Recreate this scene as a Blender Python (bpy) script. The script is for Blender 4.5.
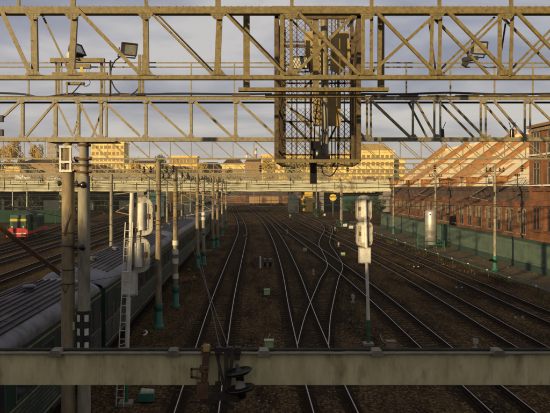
import bpy, math, random
from mathutils import Vector, Matrix

# ------------------------------------------------------------------ camera, sky, sun, exposure
S = bpy.context.scene
for o in list(bpy.data.objects):
    bpy.data.objects.remove(o)
COL = S.collection
F, VX, VY, EYE = 620.0, 248.0, 188.0, 7.9      # focal length in photo pixels, vanishing point, eye height over the rails
R = math.radians

cd = bpy.data.cameras.new('camera')
cam = bpy.data.objects.new('camera', cd)
COL.objects.link(cam)
cam.location = (0, 0, EYE)
cam.rotation_euler = (R(90), 0, 0)
cd.sensor_width = 36.0
cd.lens = 36.0 * F / 550.0
cd.shift_x = (275 - VX) / 550.0
cd.shift_y = -(206.5 - VY) / 550.0
cd.clip_start, cd.clip_end = 0.1, 6000
S.camera = cam

SUN_EL, SUN_AZ = R(8), R(40)                    # low evening sun behind the camera, to its left
sun_from = Vector((-math.sin(SUN_AZ) * math.cos(SUN_EL), -math.cos(SUN_AZ) * math.cos(SUN_EL), math.sin(SUN_EL)))
sl = bpy.data.lights.new('sun', 'SUN')
sl.energy, sl.angle, sl.color = 5.0, R(0.6), (1.0, 0.76, 0.42)
sun = bpy.data.objects.new('sun', sl)
COL.objects.link(sun)
sun.rotation_euler = sun_from.to_track_quat('Z', 'Y').to_euler()
sun.location = (-40, -60, 40)

W = bpy.data.worlds.new('World')
S.world = W
W.use_nodes = True
wn, wl = W.node_tree.nodes, W.node_tree.links
wn.clear()
out = wn.new('ShaderNodeOutputWorld')
bg = wn.new('ShaderNodeBackground')
bg.inputs['Strength'].default_value = 0.1
sky = wn.new('ShaderNodeTexSky')
sky.sky_type = 'NISHITA'
sky.sun_disc = False
sky.sun_elevation = SUN_EL
sky.sun_rotation = math.atan2(sun_from.x, sun_from.y)
tc = wn.new('ShaderNodeTexCoord')
sep = wn.new('ShaderNodeSeparateXYZ')
wl.new(tc.outputs['Generated'], sep.inputs[0])
def wmath(op, a, b=None, clamp=False):
    n = wn.new('ShaderNodeMath'); n.operation = op; n.use_clamp = clamp
    for i, s in enumerate((a, b)):
        if s is None: continue
        if isinstance(s, (int, float)): n.inputs[i].default_value = s
        else: wl.new(s, n.inputs[i])
    return n.outputs[0]
za = wmath('ADD', wmath('ABSOLUTE', sep.outputs[2]), 0.16)
cv = wn.new('ShaderNodeCombineXYZ')
wl.new(wmath('DIVIDE', sep.outputs[0], za), cv.inputs[0])
wl.new(wmath('DIVIDE', sep.outputs[1], za), cv.inputs[1])
def wnoise(scale, detail, off):
    mp = wn.new('ShaderNodeMapping'); mp.inputs['Location'].default_value = off
    wl.new(cv.outputs[0], mp.inputs[0])
    n = wn.new('ShaderNodeTexNoise'); n.inputs['Scale'].default_value = scale
    n.inputs['Detail'].default_value = detail; n.inputs['Roughness'].default_value = 0.52
    n.inputs['Distortion'].default_value = 0.35
    wl.new(mp.outputs[0], n.inputs['Vector'])
    return n.outputs[0]
cr = wn.new('ShaderNodeValToRGB')
cr.color_ramp.elements[0].position, cr.color_ramp.elements[0].color = 0.40, (2.15, 2.25, 3.0, 1)
cr.color_ramp.elements[1].position, cr.color_ramp.elements[1].color = 0.63, (5.2, 4.95, 4.9, 1)
e = cr.color_ramp.elements.new(0.5); e.color = (3.35, 3.35, 3.9, 1)
wl.new(wnoise(1.15, 6, (3.1, 1.4, 0)), cr.inputs[0])
hz = wmath('POWER', wmath('SUBTRACT', 1.0, wmath('MULTIPLY', wmath('ABSOLUTE', sep.outputs[2]), 4.2), True), 1.5)
warm = wn.new('ShaderNodeMix'); warm.data_type = 'RGBA'
wl.new(wmath('MULTIPLY', hz, 0.75), warm.inputs[0])
wl.new(cr.outputs[0], warm.inputs[6])
warm.inputs[7].default_value = (5.0, 4.6, 4.2, 1)
mx = wn.new('ShaderNodeMix'); mx.data_type = 'RGBA'
mx.inputs[0].default_value = 0.88                 # broken evening overcast over the clear sky
wl.new(sky.outputs[0], mx.inputs[6])
wl.new(warm.outputs[2], mx.inputs[7])
wl.new(mx.outputs[2], bg.inputs[0])
wl.new(bg.outputs[0], out.inputs[0])

S.view_settings.view_transform = 'Standard'
S.view_settings.look = 'None'
S.view_settings.exposure = 0.22
S.view_settings.gamma = 1.0
S.render.engine = 'CYCLES'
S.render.resolution_x, S.render.resolution_y = 1024, 769

# ------------------------------------------------------------------ helpers
def P(px, py, d):
    return Vector(((px - VX) / F * d, d, EYE - (py - VY) / F * d))
def dist(py):                                      # distance of a ground point seen at photo row py
    return EYE * F / (py - VY)
ORI = {}

def link(o, parent=None, origin=(0, 0, 0)):
    COL.objects.link(o)
    origin = Vector(origin)
    if parent is not None:
        o.parent = parent
        o.location = origin - ORI[parent.name]
    else:
        o.location = origin
    ORI[o.name] = origin
    return o

def tag(o, label=None, cat=None, group=None, kind=None):
    if label: o['label'] = label
    if cat: o['category'] = cat
    if group: o['group'] = group
    if kind: o['kind'] = kind
    return o

def thing(name, loc, label, cat, group=None):
    o = bpy.data.objects.new(name, None)
    o.empty_display_size = 0.3
    link(o, None, loc)
    return tag(o, label, cat, group)

def copy_tree(o, parent=None):
    c = o.copy()
    COL.objects.link(c)
    c.parent = parent
    ORI[c.name] = ORI[o.name].copy()
    for ch in o.children:
        copy_tree(ch, c)
    return c

class MB:
    def __init__(s): s.v, s.f, s.sm = [], [], []
    def add(s, vs, fs, smooth=False):
        n = len(s.v)
        s.v.extend([Vector(q) for q in vs])
        for q in fs:
            s.f.append(tuple(i + n for i in q)); s.sm.append(smooth)
        return s
    def box(s, c, size, rz=0.0, M=None):
        c = Vector(c); a, b, h = [k / 2 for k in size]
        m = M if M is not None else Matrix.Rotation(rz, 3, 'Z')
        vs = [c + m @ Vector((x * a, y * b, z * h)) for z in (-1, 1) for y in (-1, 1) for x in (-1, 1)]
        return s.add(vs, [(0, 2, 3, 1), (4, 5, 7, 6), (0, 1, 5, 4), (2, 6, 7, 3), (0, 4, 6, 2), (1, 3, 7, 5)])
    def span(s, x0, x1, y0, y1, z0, z1):
        return s.box(((x0 + x1) / 2, (y0 + y1) / 2, (z0 + z1) / 2), (abs(x1 - x0), abs(y1 - y0), abs(z1 - z0)))
    def bar(s, p0, p1, w, h, up=(0, 1, 0)):          # w across, h along 'up'
        p0, p1 = Vector(p0), Vector(p1)
        z = (p1 - p0); L = z.length; z.normalize()
        u = Vector(up)
        if abs(z.dot(u)) > 0.95: u = Vector((1, 0, 0))
        x = u.cross(z).normalized(); y = z.cross(x)
        m = Matrix((x, y, z)).transposed()
        return s.box((p0 + p1) / 2, (w, h, L), M=m)
    def angle(s, p0, p1, w, t, up=(0, 1, 0)):        # rolled angle iron: two thin legs
        p0, p1 = Vector(p0), Vector(p1)
        z = (p1 - p0).normalized(); u = Vector(up)
        if abs(z.dot(u)) > 0.95: u = Vector((1, 0, 0))
        x = u.cross(z).normalized(); y = z.cross(x)
        s.bar(p0, p1, w, t, up)
        off = x * (w / 2 - t / 2) + y * (w / 2 + t / 2 * 0)
        return s.bar(p0 + off, p1 + off, t, w - t, up)
    def tube(s, p0, p1, r0, r1=None, n=10, caps=True):
        if r1 is None: r1 = r0
        p0, p1 = Vector(p0), Vector(p1)
        z = (p1 - p0).normalized()
        u = Vector((0, 0, 1)) if abs(z.z) < 0.9 else Vector((0, 1, 0))
        x = u.cross(z).normalized(); y = z.cross(x)
        ring = lambda p, r: [p + (x * math.cos(2 * math.pi * k / n) + y * math.sin(2 * math.pi * k / n)) * r for k in range(n)]
        s.add(ring(p0, r0) + ring(p1, r1), [(k, (k + 1) % n, n + (k + 1) % n, n + k) for k in range(n)], True)
        if caps:
            s.add(ring(p0, r0), [tuple(range(n - 1, -1, -1))])
            s.add(ring(p1, r1), [tuple(range(n))])
        return s
    def path(s, pts, r, n=6):
        pts = [Vector(p) for p in pts]
        rings = []
        for i, p in enumerate(pts):
            t = (pts[min(i + 1, len(pts) - 1)] - pts[max(i - 1, 0)]).normalized()
            u = Vector((0, 0, 1)) if abs(t.z) < 0.9 else Vector((0, 1, 0))
            x = u.cross(t).normalized(); y = t.cross(x)
            rings += [p + (x * math.cos(2 * math.pi * k / n) + y * math.sin(2 * math.pi * k / n)) * r for k in range(n)]
        fs = [(i * n + k, i * n + (k + 1) % n, (i + 1) * n + (k + 1) % n, (i + 1) * n + k)
              for i in range(len(pts) - 1) for k in range(n)]
        return s.add(rings, fs, True)
    def lathe(s, c, prof, n=16, axis='Z', smooth=True):
        c = Vector(c); vs = []
        for (r, h) in prof:
            for k in range(n):
                a = 2 * math.pi * k / n
                q = (r * math.cos(a), r * math.sin(a), h)
                if axis == 'Y': q = (q[0], q[2], q[1])
                if axis == 'X': q = (q[2], q[0], q[1])
                vs.append(c + Vector(q))
        fs = [(i * n + k, i * n + (k + 1) % n, (i + 1) * n + (k + 1) % n, (i + 1) * n + k)
              for i in range(len(prof) - 1) for k in range(n)]
        s.add(vs, fs, smooth)
        return s
    def prism(s, pts, d, smooth=False):               # closed planar outline pushed along vector d
        pts = [Vector(p) for p in pts]; d = Vector(d); n = len(pts)
        s.add(pts + [p + d for p in pts],
              [tuple(range(n)), tuple(range(2 * n - 1, n - 1, -1))] + [(k, n + k, n + (k + 1) % n, (k + 1) % n) for k in range(n)], smooth)
        return s
    def ico(s, c, r, n=8):
        prof = [(max(0.001, r * math.sin(math.pi * i / n)), -r * math.cos(math.pi * i / n)) for i in range(n + 1)]
        return s.lathe(c, prof, 12)
    def mesh(s, name, origin=(0, 0, 0)):
        o = Vector(origin)
        me = bpy.data.meshes.new(name)
        me.from_pydata([tuple(q - o) for q in s.v], [], s.f)
        me.polygons.foreach_set('use_smooth', s.sm)
        me.update()
        return me
    def build(s, name, mat, parent=None, origin=None, label=None, cat=None, group=None, kind=None):
        if origin is None:
            if parent is not None: origin = ORI[parent.name]
            else:
                xs = [q.x for q in s.v]; ys = [q.y for q in s.v]; zs = [q.z for q in s.v]
                origin = ((min(xs) + max(xs)) / 2, (min(ys) + max(ys)) / 2, min(zs))
        me = s.mesh(name, origin)
        me.materials.append(mat)
        o = bpy.data.objects.new(name, me)
        link(o, parent, origin)
        return tag(o, label, cat, group, kind)

def inst(name, me, parent, loc, rz=0.0, scale=None, kind=None):
    o = bpy.data.objects.new(name, me)
    link(o, parent, loc)
    if rz: o.rotation_euler.z = rz
    if scale: o.scale = scale
    if kind: o['kind'] = kind
    return o

# ------------------------------------------------------------------ materials
def mat(name, c1, c2=None, scale=6.0, detail=6, rough=0.75, metal=0.0, bump=0.0, bscale=None, lo=0.38, hi=0.62,
        c3=None, s3=1.5, lo3=0.52, hi3=0.66, stretch=None, spec=0.4, bdist=0.02):
    m = bpy.data.materials.new(name); m.use_nodes = True
    nt = m.node_tree; N, L = nt.nodes, nt.links
    b = N['Principled BSDF']
    b.inputs['Roughness'].default_value = rough
    b.inputs['Metallic'].default_value = metal
    b.inputs['Specular IOR Level'].default_value = spec
    t = N.new('ShaderNodeTexCoord'); geo = N.new('ShaderNodeNewGeometry')
    vec = geo.outputs['Position']
    if stretch:
        mp = N.new('ShaderNodeMapping'); mp.inputs['Scale'].default_value = stretch
        L.new(vec, mp.inputs[0]); vec = mp.outputs[0]
    def noise(sc, dt):
        n = N.new('ShaderNodeTexNoise'); n.inputs['Scale'].default_value = sc; n.inputs['Detail'].default_value = dt
        n.inputs['Roughness'].default_value = 0.62
        L.new(vec, n.inputs['Vector']); return n
    if c2 is None:
        b.inputs['Base Color'].default_value = (*c1, 1)
        n = None
    else:
        n = noise(scale, detail)
        r = N.new('ShaderNodeValToRGB')
        r.color_ramp.elements[0].position, r.color_ramp.elements[0].color = lo, (*c1, 1)
        r.color_ramp.elements[1].position, r.color_ramp.elements[1].color = hi, (*c2, 1)
        L.new(n.outputs[0], r.inputs[0])
        col = r.outputs[0]
        if c3 is not None:
            n3 = noise(s3, 7)
            r3 = N.new('ShaderNodeValToRGB')
            r3.color_ramp.elements[0].position, r3.color_ramp.elements[0].color = lo3, (0, 0, 0, 1)
            r3.color_ramp.elements[1].position, r3.color_ramp.elements[1].color = hi3, (1, 1, 1, 1)
            L.new(n3.outputs[0], r3.inputs[0])
            mx = N.new('ShaderNodeMix'); mx.data_type = 'RGBA'
            L.new(r3.outputs[0], mx.inputs[0]); L.new(col, mx.inputs[6]); mx.inputs[7].default_value = (*c3, 1)
            col = mx.outputs[2]
        L.new(col, b.inputs['Base Color'])
    if bump:
        nb = noise(bscale or scale * 3, 5)
        bp = N.new('ShaderNodeBump'); bp.inputs['Strength'].default_value = bump; bp.inputs['Distance'].default_value = bdist
        L.new(nb.outputs[0], bp.inputs['Height']); L.new(bp.outputs[0], b.inputs['Normal'])
    return m

M = {}
M['truss']   = mat('olive_paint', (0.205, 0.158, 0.060), (0.135, 0.102, 0.038), 16, rough=0.5, c3=(0.07, 0.033, 0.014), s3=13, lo3=0.59, hi3=0.68, bump=0.15)
M['truss2']  = mat('pale_olive_paint', (0.265, 0.225, 0.125), (0.185, 0.155, 0.085), 14, rough=0.55, c3=(0.095, 0.055, 0.028), s3=11, lo3=0.58, hi3=0.70, bump=0.15)
M['cagedk']  = mat('grimy_cage_iron', (0.12, 0.082, 0.032), (0.065, 0.042, 0.018), 14, rough=.6, c3=(.03, .02, .012), s3=9)
M['ochre']   = mat('ochre_sheet', (0.40, 0.285, 0.10), (0.27, 0.185, 0.065), 4, rough=0.6, c3=(0.12, 0.06, 0.02), s3=3)
M['rust']    = mat('rust', (0.15, 0.08, 0.032), (0.075, 0.042, 0.022), 9, rough=0.85, bump=0.3)
M['rustdk']  = mat('dark_rust', (0.045, 0.028, 0.018), (0.022, 0.017, 0.014), 14, rough=0.8, bump=.3)
M['dark']    = mat('dark_iron', (0.022, 0.02, 0.018), (0.04, 0.034, 0.028), 9, rough=0.6)
M['black']   = mat('black_glaze', (0.012, 0.011, 0.012), rough=0.25)
M['cable']   = mat('black_cable', (0.015, 0.014, 0.013), rough=0.55)
M['wire']    = mat('bronze_wire', (0.05, 0.045, 0.035), rough=0.5)
M['mast']    = mat('concrete_tan', (0.28, 0.215, 0.12), (0.19, 0.145, 0.08), 3, rough=0.9, c3=(0.12, 0.09, 0.06), s3=1.2, stretch=(3, 3, 0.8), bump=0.25, bscale=25)
M['mast2']   = mat('concrete_grey', (0.29, 0.265, 0.19), (0.21, 0.19, 0.13), 3, rough=0.9, c3=(0.13, 0.11, 0.08), s3=1.2, stretch=(3, 3, 0.8), bump=0.25, bscale=25)
M['white']   = mat('white_paint', (0.62, 0.60, 0.52), (0.48, 0.46, 0.38), 3, rough=0.6, c3=(0.22, 0.17, 0.11), s3=5, lo3=0.60, hi3=0.75)
M['grey']    = mat('signal_grey', (0.44, 0.42, 0.34), (0.33, 0.31, 0.24), 5, rough=0.7, c3=(0.17, 0.12, 0.07), s3=4, lo3=0.53, hi3=0.70, stretch=(2.5, 2.5, .7))
M['blackp']  = mat('black_paint', (0.012, 0.012, 0.012), (0.03, 0.028, 0.024), 8, rough=0.6)
M['teal']    = mat('teal_paint', (0.02, 0.15, 0.088), (0.028, 0.095, 0.06), 5, rough=0.55, c3=(0.08, 0.06, 0.04), s3=4, lo3=0.58, hi3=0.7)
M['greenp']  = mat('dark_green_paint', (0.02, 0.13, 0.045), (0.02, 0.08, 0.035), 5, rough=0.55)
M['lime']    = mat('lime_box_paint', (0.36, 0.46, 0.2), (0.25, 0.32, 0.15), 5, rough=0.6)
M['beam']    = mat('stained_beam', (0.60, 0.53, 0.29), (0.44, 0.38, 0.19), 3.2, detail=9, rough=0.85, c3=(0.19, 0.135, 0.065), s3=2.4, lo3=0.52, hi3=0.72, stretch=(2.6, 2, .9), bump=0.35, bscale=22)
M['beamcap'] = mat('cap_plate', (0.20, 0.18, 0.13), (0.12, 0.105, 0.075), 6, rough=0.8)
M['rail']    = mat('rail_side_rust', (0.028, 0.017, 0.010), (0.016, 0.010, 0.007), 3, rough=0.95, spec=0.1)
M['railtop'] = mat('rail_head_steel', (0.40, 0.385, 0.36), (0.26, 0.245, 0.22), 2, rough=0.36, metal=1.0)
M['sleeper'] = mat('oily_concrete_sleeper', (0.046, 0.034, 0.022), (0.026, 0.019, 0.012), 2.2, rough=1.0, spec=0.0, bump=0.3, bscale=18)
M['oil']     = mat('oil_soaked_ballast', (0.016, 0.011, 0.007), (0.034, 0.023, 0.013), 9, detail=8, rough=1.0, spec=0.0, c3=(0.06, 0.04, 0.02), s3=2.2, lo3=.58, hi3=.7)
M['fence']   = mat('green_fence', (0.082, 0.118, 0.084), (0.070, 0.10, 0.072), 1.2, rough=0.85, spec=.2, c3=(0.055, 0.078, 0.055), s3=0.8)
M['leftfence'] = mat('dull_green_sheet', (0.022, 0.05, 0.032), (0.016, 0.036, 0.024), 1, rough=.9, spec=.1)
M['fencedk'] = mat('dark_green_fence', (0.025, 0.05, 0.036), (0.02, 0.038, 0.028), 2, rough=0.7)
M['cream']   = mat('cream_sheet', (0.78, 0.62, 0.33), (0.66, 0.50, 0.25), 0.6, rough=0.7, c3=(0.42, 0.2, 0.07), s3=0.55, lo3=0.57, hi3=0.66)
M['cream2']  = mat('pale_sheet', (0.76, 0.66, 0.42), (0.66, 0.55, 0.33), 0.6, rough=0.75, c3=(0.40, 0.21, 0.08), s3=0.7, lo3=0.57, hi3=0.66)
M['rustroof']= mat('rust_roof_sheet', (0.50, 0.24, 0.07), (0.38, 0.17, 0.05), 1.2, rough=0.8, c3=(0.6, 0.42, 0.2), s3=0.9, lo3=0.6, hi3=0.7)
M['parapet'] = mat('rusty_parapet', (0.34, 0.16, 0.045), (0.20, 0.085, 0.025), 1.4, rough=0.85)
M['coachroof'] = mat('coach_roof_dark', (0.036, 0.029, 0.027), (0.019, 0.016, 0.015), 1.5, rough=0.6, c3=(0.12, 0.10, 0.09), s3=0.9, stretch=(2, 0.4, 1), bump=0.1)
M['coachrim'] = mat('coach_roof_pale', (0.115, 0.12, 0.132), (0.07, 0.073, 0.08), 1.6, rough=0.5, c3=(0.038, 0.033, 0.03), s3=1.6)
M['coach']   = mat('coach_green', (0.016, 0.05, 0.033), (0.012, 0.034, 0.023), 2, rough=0.4, c3=(0.04, 0.04, 0.03), s3=1.2)
M['coachstripe'] = mat('coach_stripe', (0.26, 0.22, 0.10), (0.16, 0.13, 0.06), 2, rough=0.5)
M['siderib'] = mat('dull_side_rib', (0.11, 0.10, 0.065), (0.035, 0.04, 0.028), 1.4, rough=.5)
M['glass']   = mat('dark_glass', (0.02, 0.024, 0.028), rough=0.12, spec=0.6)
M['bogie']   = mat('bogie_black', (0.02, 0.018, 0.016), (0.035, 0.03, 0.025), 4, rough=0.8)
M['locogreen'] = mat('loco_green', (0.028, 0.105, 0.03), (0.02, 0.07, 0.024), 3, rough=0.6, c3=(.02, .022, .014), s3=1.6, lo3=.5, hi3=.65)
M['locored'] = mat('loco_red', (0.50, 0.028, 0.016), (0.36, 0.022, 0.014), 3, rough=0.6, c3=(.12, .02, .012), s3=1.8, lo3=.52, hi3=.66)
M['locoyel'] = mat('loco_yellow', (0.48, 0.36, 0.05), (0.5, 0.38, 0.05), 3, rough=0.5)
M['yblock']  = mat('yellow_plaster', (0.80, 0.60, 0.21), (0.66, 0.48, 0.16), 0.25, rough=0.85, c3=(.5, .36, .14), s3=.3, lo3=.52, hi3=.7, stretch=(1, 1, .35))
M['yblock2'] = mat('gold_plaster', (0.76, 0.53, 0.15), (0.62, 0.42, 0.12), 0.25, rough=0.85, c3=(.45, .31, .11), s3=.3, lo3=.52, hi3=.7, stretch=(1, 1, .35))
M['brown']   = mat('brown_render', (0.36, 0.21, 0.085), (0.26, 0.15, 0.06), 0.1, rough=0.9)
M['roofbr']  = mat('brown_roof', (0.22, 0.12, 0.055), (0.15, 0.09, 0.045), 0.2, rough=0.9)
M['tower']   = mat('grey_tower', (0.26, 0.27, 0.29), (0.2, 0.21, 0.23), 0.1, rough=0.8)
M['bridge']  = mat('bridge_cream', (0.50, 0.48, 0.32), (0.41, 0.39, 0.26), 0.15, rough=0.85, c3=(0.22, 0.19, 0.10), s3=0.25)
M['dirty'] = mat('dirty_white_paint', (0.42, 0.39, 0.31), (0.26, 0.23, 0.17), 6, rough=0.7, c3=(0.12, 0.08, 0.05), s3=9, lo3=.5, hi3=.66)
M['bridgedk']= mat('bridge_parapet', (0.12, 0.13, 0.10), (0.08, 0.09, 0.075), 0.5, rough=0.8)
M['pier']    = mat('pier_grey', (0.24, 0.22, 0.17), (0.17, 0.15, 0.12), 0.5, rough=0.9)
M['pieryel'] = mat('pier_yellow', (0.66, 0.44, 0.07), (0.5, 0.34, 0.06), 0.8, rough=0.8)
M['bark']    = mat('bark', (0.07, 0.05, 0.03), (0.045, 0.03, 0.02), 3, rough=0.95)
M['leafgold']= mat('leaf_gold', (0.42, 0.24, 0.03), (0.30, 0.20, 0.03), 0.9, rough=0.8)
M['leafolive']= mat('leaf_olive', (0.13, 0.12, 0.03), (0.08, 0.09, 0.025), 0.9, rough=0.8)
M['leafdark']= mat('leaf_dark', (0.03, 0.05, 0.018), (0.05, 0.07, 0.025), 0.9, rough=0.85)
M['tank']    = mat('tank_silver', (0.52, 0.50, 0.44), (0.44, 0.42, 0.36), 1, rough=0.42, metal=0.55, c3=(0.25, 0.2, 0.14), s3=1.4, lo3=0.62, hi3=0.74)
M['lampface']= mat('lamp_glass', (0.75, 0.72, 0.58), (0.5, 0.48, 0.36), 9, rough=0.25, metal=0.5)
M['tealroof']= mat('teal_roof', (0.018, 0.085, 0.075), (0.014, 0.06, 0.055), 0.6, rough=0.6)
M['yellowsign'] = mat('yellow_sign', (0.85, 0.58, 0.08), rough=0.5)
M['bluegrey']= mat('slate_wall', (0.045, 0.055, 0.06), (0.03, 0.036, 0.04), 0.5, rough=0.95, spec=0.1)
M['pathm']   = mat('trodden_path', (0.16, 0.125, 0.08), (0.10, 0.078, 0.05), 1.6, rough=1.0, spec=0.0, bump=0.3, bscale=14)

def ballast():
    m = mat('ballast', (0.092, 0.060, 0.029), (0.044, 0.028, 0.0135), 11, detail=8, rough=1.0, spec=0.0, c3=(0.024, 0.0175, 0.012), s3=0.55, lo3=0.44, hi3=0.62, stretch=(1, .22, 1))
    nt = m.node_tree; N, L = nt.nodes, nt.links; b = N['Principled BSDF']
    geo = N.new('ShaderNodeNewGeometry')
    vo = N.new('ShaderNodeTexVoronoi'); vo.inputs['Scale'].default_value = 13
    L.new(geo.outputs['Position'], vo.inputs['Vector'])
    old = b.inputs['Base Color'].links[0].from_socket
    sepc = N.new('ShaderNodeSeparateColor'); L.new(vo.outputs['Color'], sepc.inputs[0])
    rr = N.new('ShaderNodeMapRange'); rr.inputs[1].default_value = 0.0; rr.inputs[2].default_value = 1.0
    rr.inputs[3].default_value = 0.45; rr.inputs[4].default_value = 1.75
    L.new(sepc.outputs[0], rr.inputs[0])
    mul = N.new('ShaderNodeMix'); mul.data_type = 'RGBA'; mul.blend_type = 'MULTIPLY'; mul.inputs[0].default_value = 1
    L.new(old, mul.inputs[6]); L.new(rr.outputs[0], mul.inputs[7])
    th = N.new('ShaderNodeMath'); th.operation = 'GREATER_THAN'; th.inputs[1].default_value = 0.955
    L.new(sepc.outputs[1], th.inputs[0])
    fl = N.new('ShaderNodeMix'); fl.data_type = 'RGBA'
    L.new(th.outputs[0], fl.inputs[0]); L.new(mul.outputs[2], fl.inputs[6]); fl.inputs[7].default_value = (0.17, 0.125, 0.065, 1)
    L.new(fl.outputs[2], b.inputs['Base Color'])
    bp = N.new('ShaderNodeBump'); bp.inputs['Strength'].default_value = 0.9; bp.inputs['Distance'].default_value = 0.05
    L.new(vo.outputs['Distance'], bp.inputs['Height']); L.new(bp.outputs[0], b.inputs['Normal'])
    return m
M['ballast'] = ballast()

def brick(name, c1, c2, mortar):
    m = bpy.data.materials.new(name); m.use_nodes = True
    N, L = m.node_tree.nodes, m.node_tree.links; b = N['Principled BSDF']
    b.inputs['Roughness'].default_value = 0.9
    geo = N.new('ShaderNodeNewGeometry'); sp = N.new('ShaderNodeSeparateXYZ'); L.new(geo.outputs['Position'], sp.inputs[0])
    ad = N.new('ShaderNodeMath'); ad.operation = 'ADD'; L.new(sp.outputs[0], ad.inputs[0]); L.new(sp.outputs[1], ad.inputs[1])
    cb = N.new('ShaderNodeCombineXYZ'); L.new(ad.outputs[0], cb.inputs[0]); L.new(sp.outputs[2], cb.inputs[1])
    bt = N.new('ShaderNodeTexBrick'); bt.inputs['Scale'].default_value = 1.0
    bt.inputs['Brick Width'].default_value = 0.27; bt.inputs['Row Height'].default_value = 0.085; bt.inputs['Mortar Size'].default_value = 0.01
    bt.inputs['Color1'].default_value = (*c1, 1); bt.inputs['Color2'].default_value = (*c2, 1); bt.inputs['Mortar'].default_value = (*mortar, 1)
    L.new(cb.outputs[0], bt.inputs['Vector'])
    n = N.new('ShaderNodeTexNoise'); n.inputs['Scale'].default_value = 0.7; n.inputs['Detail'].default_value = 7
    L.new(geo.outputs['Position'], n.inputs['Vector'])
    rr = N.new('ShaderNodeMapRange'); rr.inputs[1].default_value = 0.3; rr.inputs[2].default_value = 0.7; rr.inputs[3].default_value = 0.5; rr.inputs[4].default_value = 1.3
    L.new(n.outputs[0], rr.inputs[0])
    mu = N.new('ShaderNodeMix'); mu.data_type = 'RGBA'; mu.blend_type = 'MULTIPLY'; mu.inputs[0].default_value = 1
    L.new(bt.outputs[0], mu.inputs[6]); L.new(rr.outputs[0], mu.inputs[7]); L.new(mu.outputs[2], b.inputs['Base Color'])
    return m
M['brick']  = brick('dark_red_brick', (0.19, 0.06, 0.018), (0.10, 0.035, 0.014), (0.08, 0.05, 0.03))
M['brick2'] = brick('orange_brick', (0.23, 0.08, 0.02), (0.15, 0.05, 0.015), (0.12, 0.07, 0.04))
M['darkbrick']   = brick('dark_brown_brick', (0.085, 0.048, 0.034), (0.055, 0.034, 0.027), (0.07, 0.05, 0.04))  # dark brown brick; on the frieze its tone stands for shade
M['trim']   = mat('pale_window_trim', (0.25, 0.19, 0.115), (0.13, 0.095, 0.06), 2, rough=0.8)

# ------------------------------------------------------------------ ground
g = MB()
g.add([(-1500, -300, 0), (1500, -300, 0), (1500, 3500, 0), (-1500, 3500, 0)], [(0, 1, 2, 3)])
g.build('ground', M['ballast'], origin=(0, 0, 0), label='brown oily ballast ground of the rail yard', cat='ground', kind='structure')

# unseen hall-shaped block, added to throw shade over the near end of the yard
SH = bpy.data.objects.new('shade_block', None); link(SH, None, (-20, -48, 0))
tag(SH, 'long pale hall-shaped block added unseen behind the viewpoint to shade the near tracks', 'building')
mb_ = MB(); mb_.span(-130, 70, -56, -40, 0, 15.6); mb_.build('wall', M['bridge'], SH)
mb_ = MB(); mb_.prism([(-131, -57, 15.62), (-131, -39, 15.62), (-131, -48, 18.6)], (202, 0, 0)); mb_.build('roof', M['roofbr'], SH)
for i_ in range(32):
    mb_ = MB(); mb_.span(-127 + i_ * 6.2, -124 + i_ * 6.2, -40.0, -39.93, 3, 9.5); mb_.build('window', M['glass'], SH)

# ------------------------------------------------------------------ railway tracks
def catmull(pts, step=1.0):
    pts = [Vector((p[0], p[1], 0)) for p in pts]
    P0 = [pts[0] * 2 - pts[1]] + pts + [pts[-1] * 2 - pts[-2]]
    outp = []
    for i in range(1, len(P0) - 2):
        a, b, c, d = P0[i - 1], P0[i], P0[i + 1], P0[i + 2]
        n = max(2, int((c - b).length / step))
        for k in range(n):
            t = k / n
            outp.append(0.5 * ((2 * b) + (c - a) * t + (2 * a - 5 * b + 4 * c - d) * t * t + (3 * b - a - 3 * c + d) * t ** 3))
    outp.append(pts[-1])
    return outp

def sweep(mb, pts, off, prof, smooth=False):
    n = len(prof); vs = []; fs = []
    for i, p in enumerate(pts):
        t = (pts[min(i + 1, len(pts) - 1)] - pts[max(i - 1, 0)]).normalized()
        nr = Vector((t.y, -t.x, 0))
        for (u, z) in prof:
            q = p + nr * (off + u); vs.append((q.x, q.y, z))
    for i in range(len(pts) - 1):
        for k in range(n):
            k2 = (k + 1) % n
            fs.append((i * n + k, i * n + k2, (i + 1) * n + k2, (i + 1) * n + k))
    mb.add(vs, fs, smooth)

ZS = 0.03
slm = MB()
slm.prism([(-1.35, -0.14, ZS), (1.35, -0.14, ZS), (1.35, -0.11, ZS + 0.06), (-1.35, -0.11, ZS + 0.06)], (0, 0.0001, 0))
slm = MB()
slm.add([(-1.35, -.14, -.05), (1.35, -.14, -.05), (1.35, .14, -.05), (-1.35, .14, -.05),
         (-1.35, -.11, .05), (-.5, -.10, .05), (-.4, -.10, .03), (.4, -.10, .03), (.5, -.10, .05), (1.35, -.11, .05),
         (-1.35, .11, .05), (-.5, .10, .05), (-.4, .10, .03), (.4, .10, .03), (.5, .10, .05), (1.35, .11, .05)],
        [(4, 5, 11, 10), (5, 6, 12, 11), (6, 7, 13, 12), (7, 8, 14, 13), (8, 9, 15, 14),
         (0, 1, 9, 8, 7, 6, 5, 4), (2, 3, 10, 11, 12, 13, 14, 15), (0, 4, 10, 3), (1, 2, 15, 9)])
SLEEPER = slm.mesh('sleeper'); SLEEPER.materials.append(M['sleeper'])
G2 = 0.76
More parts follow.
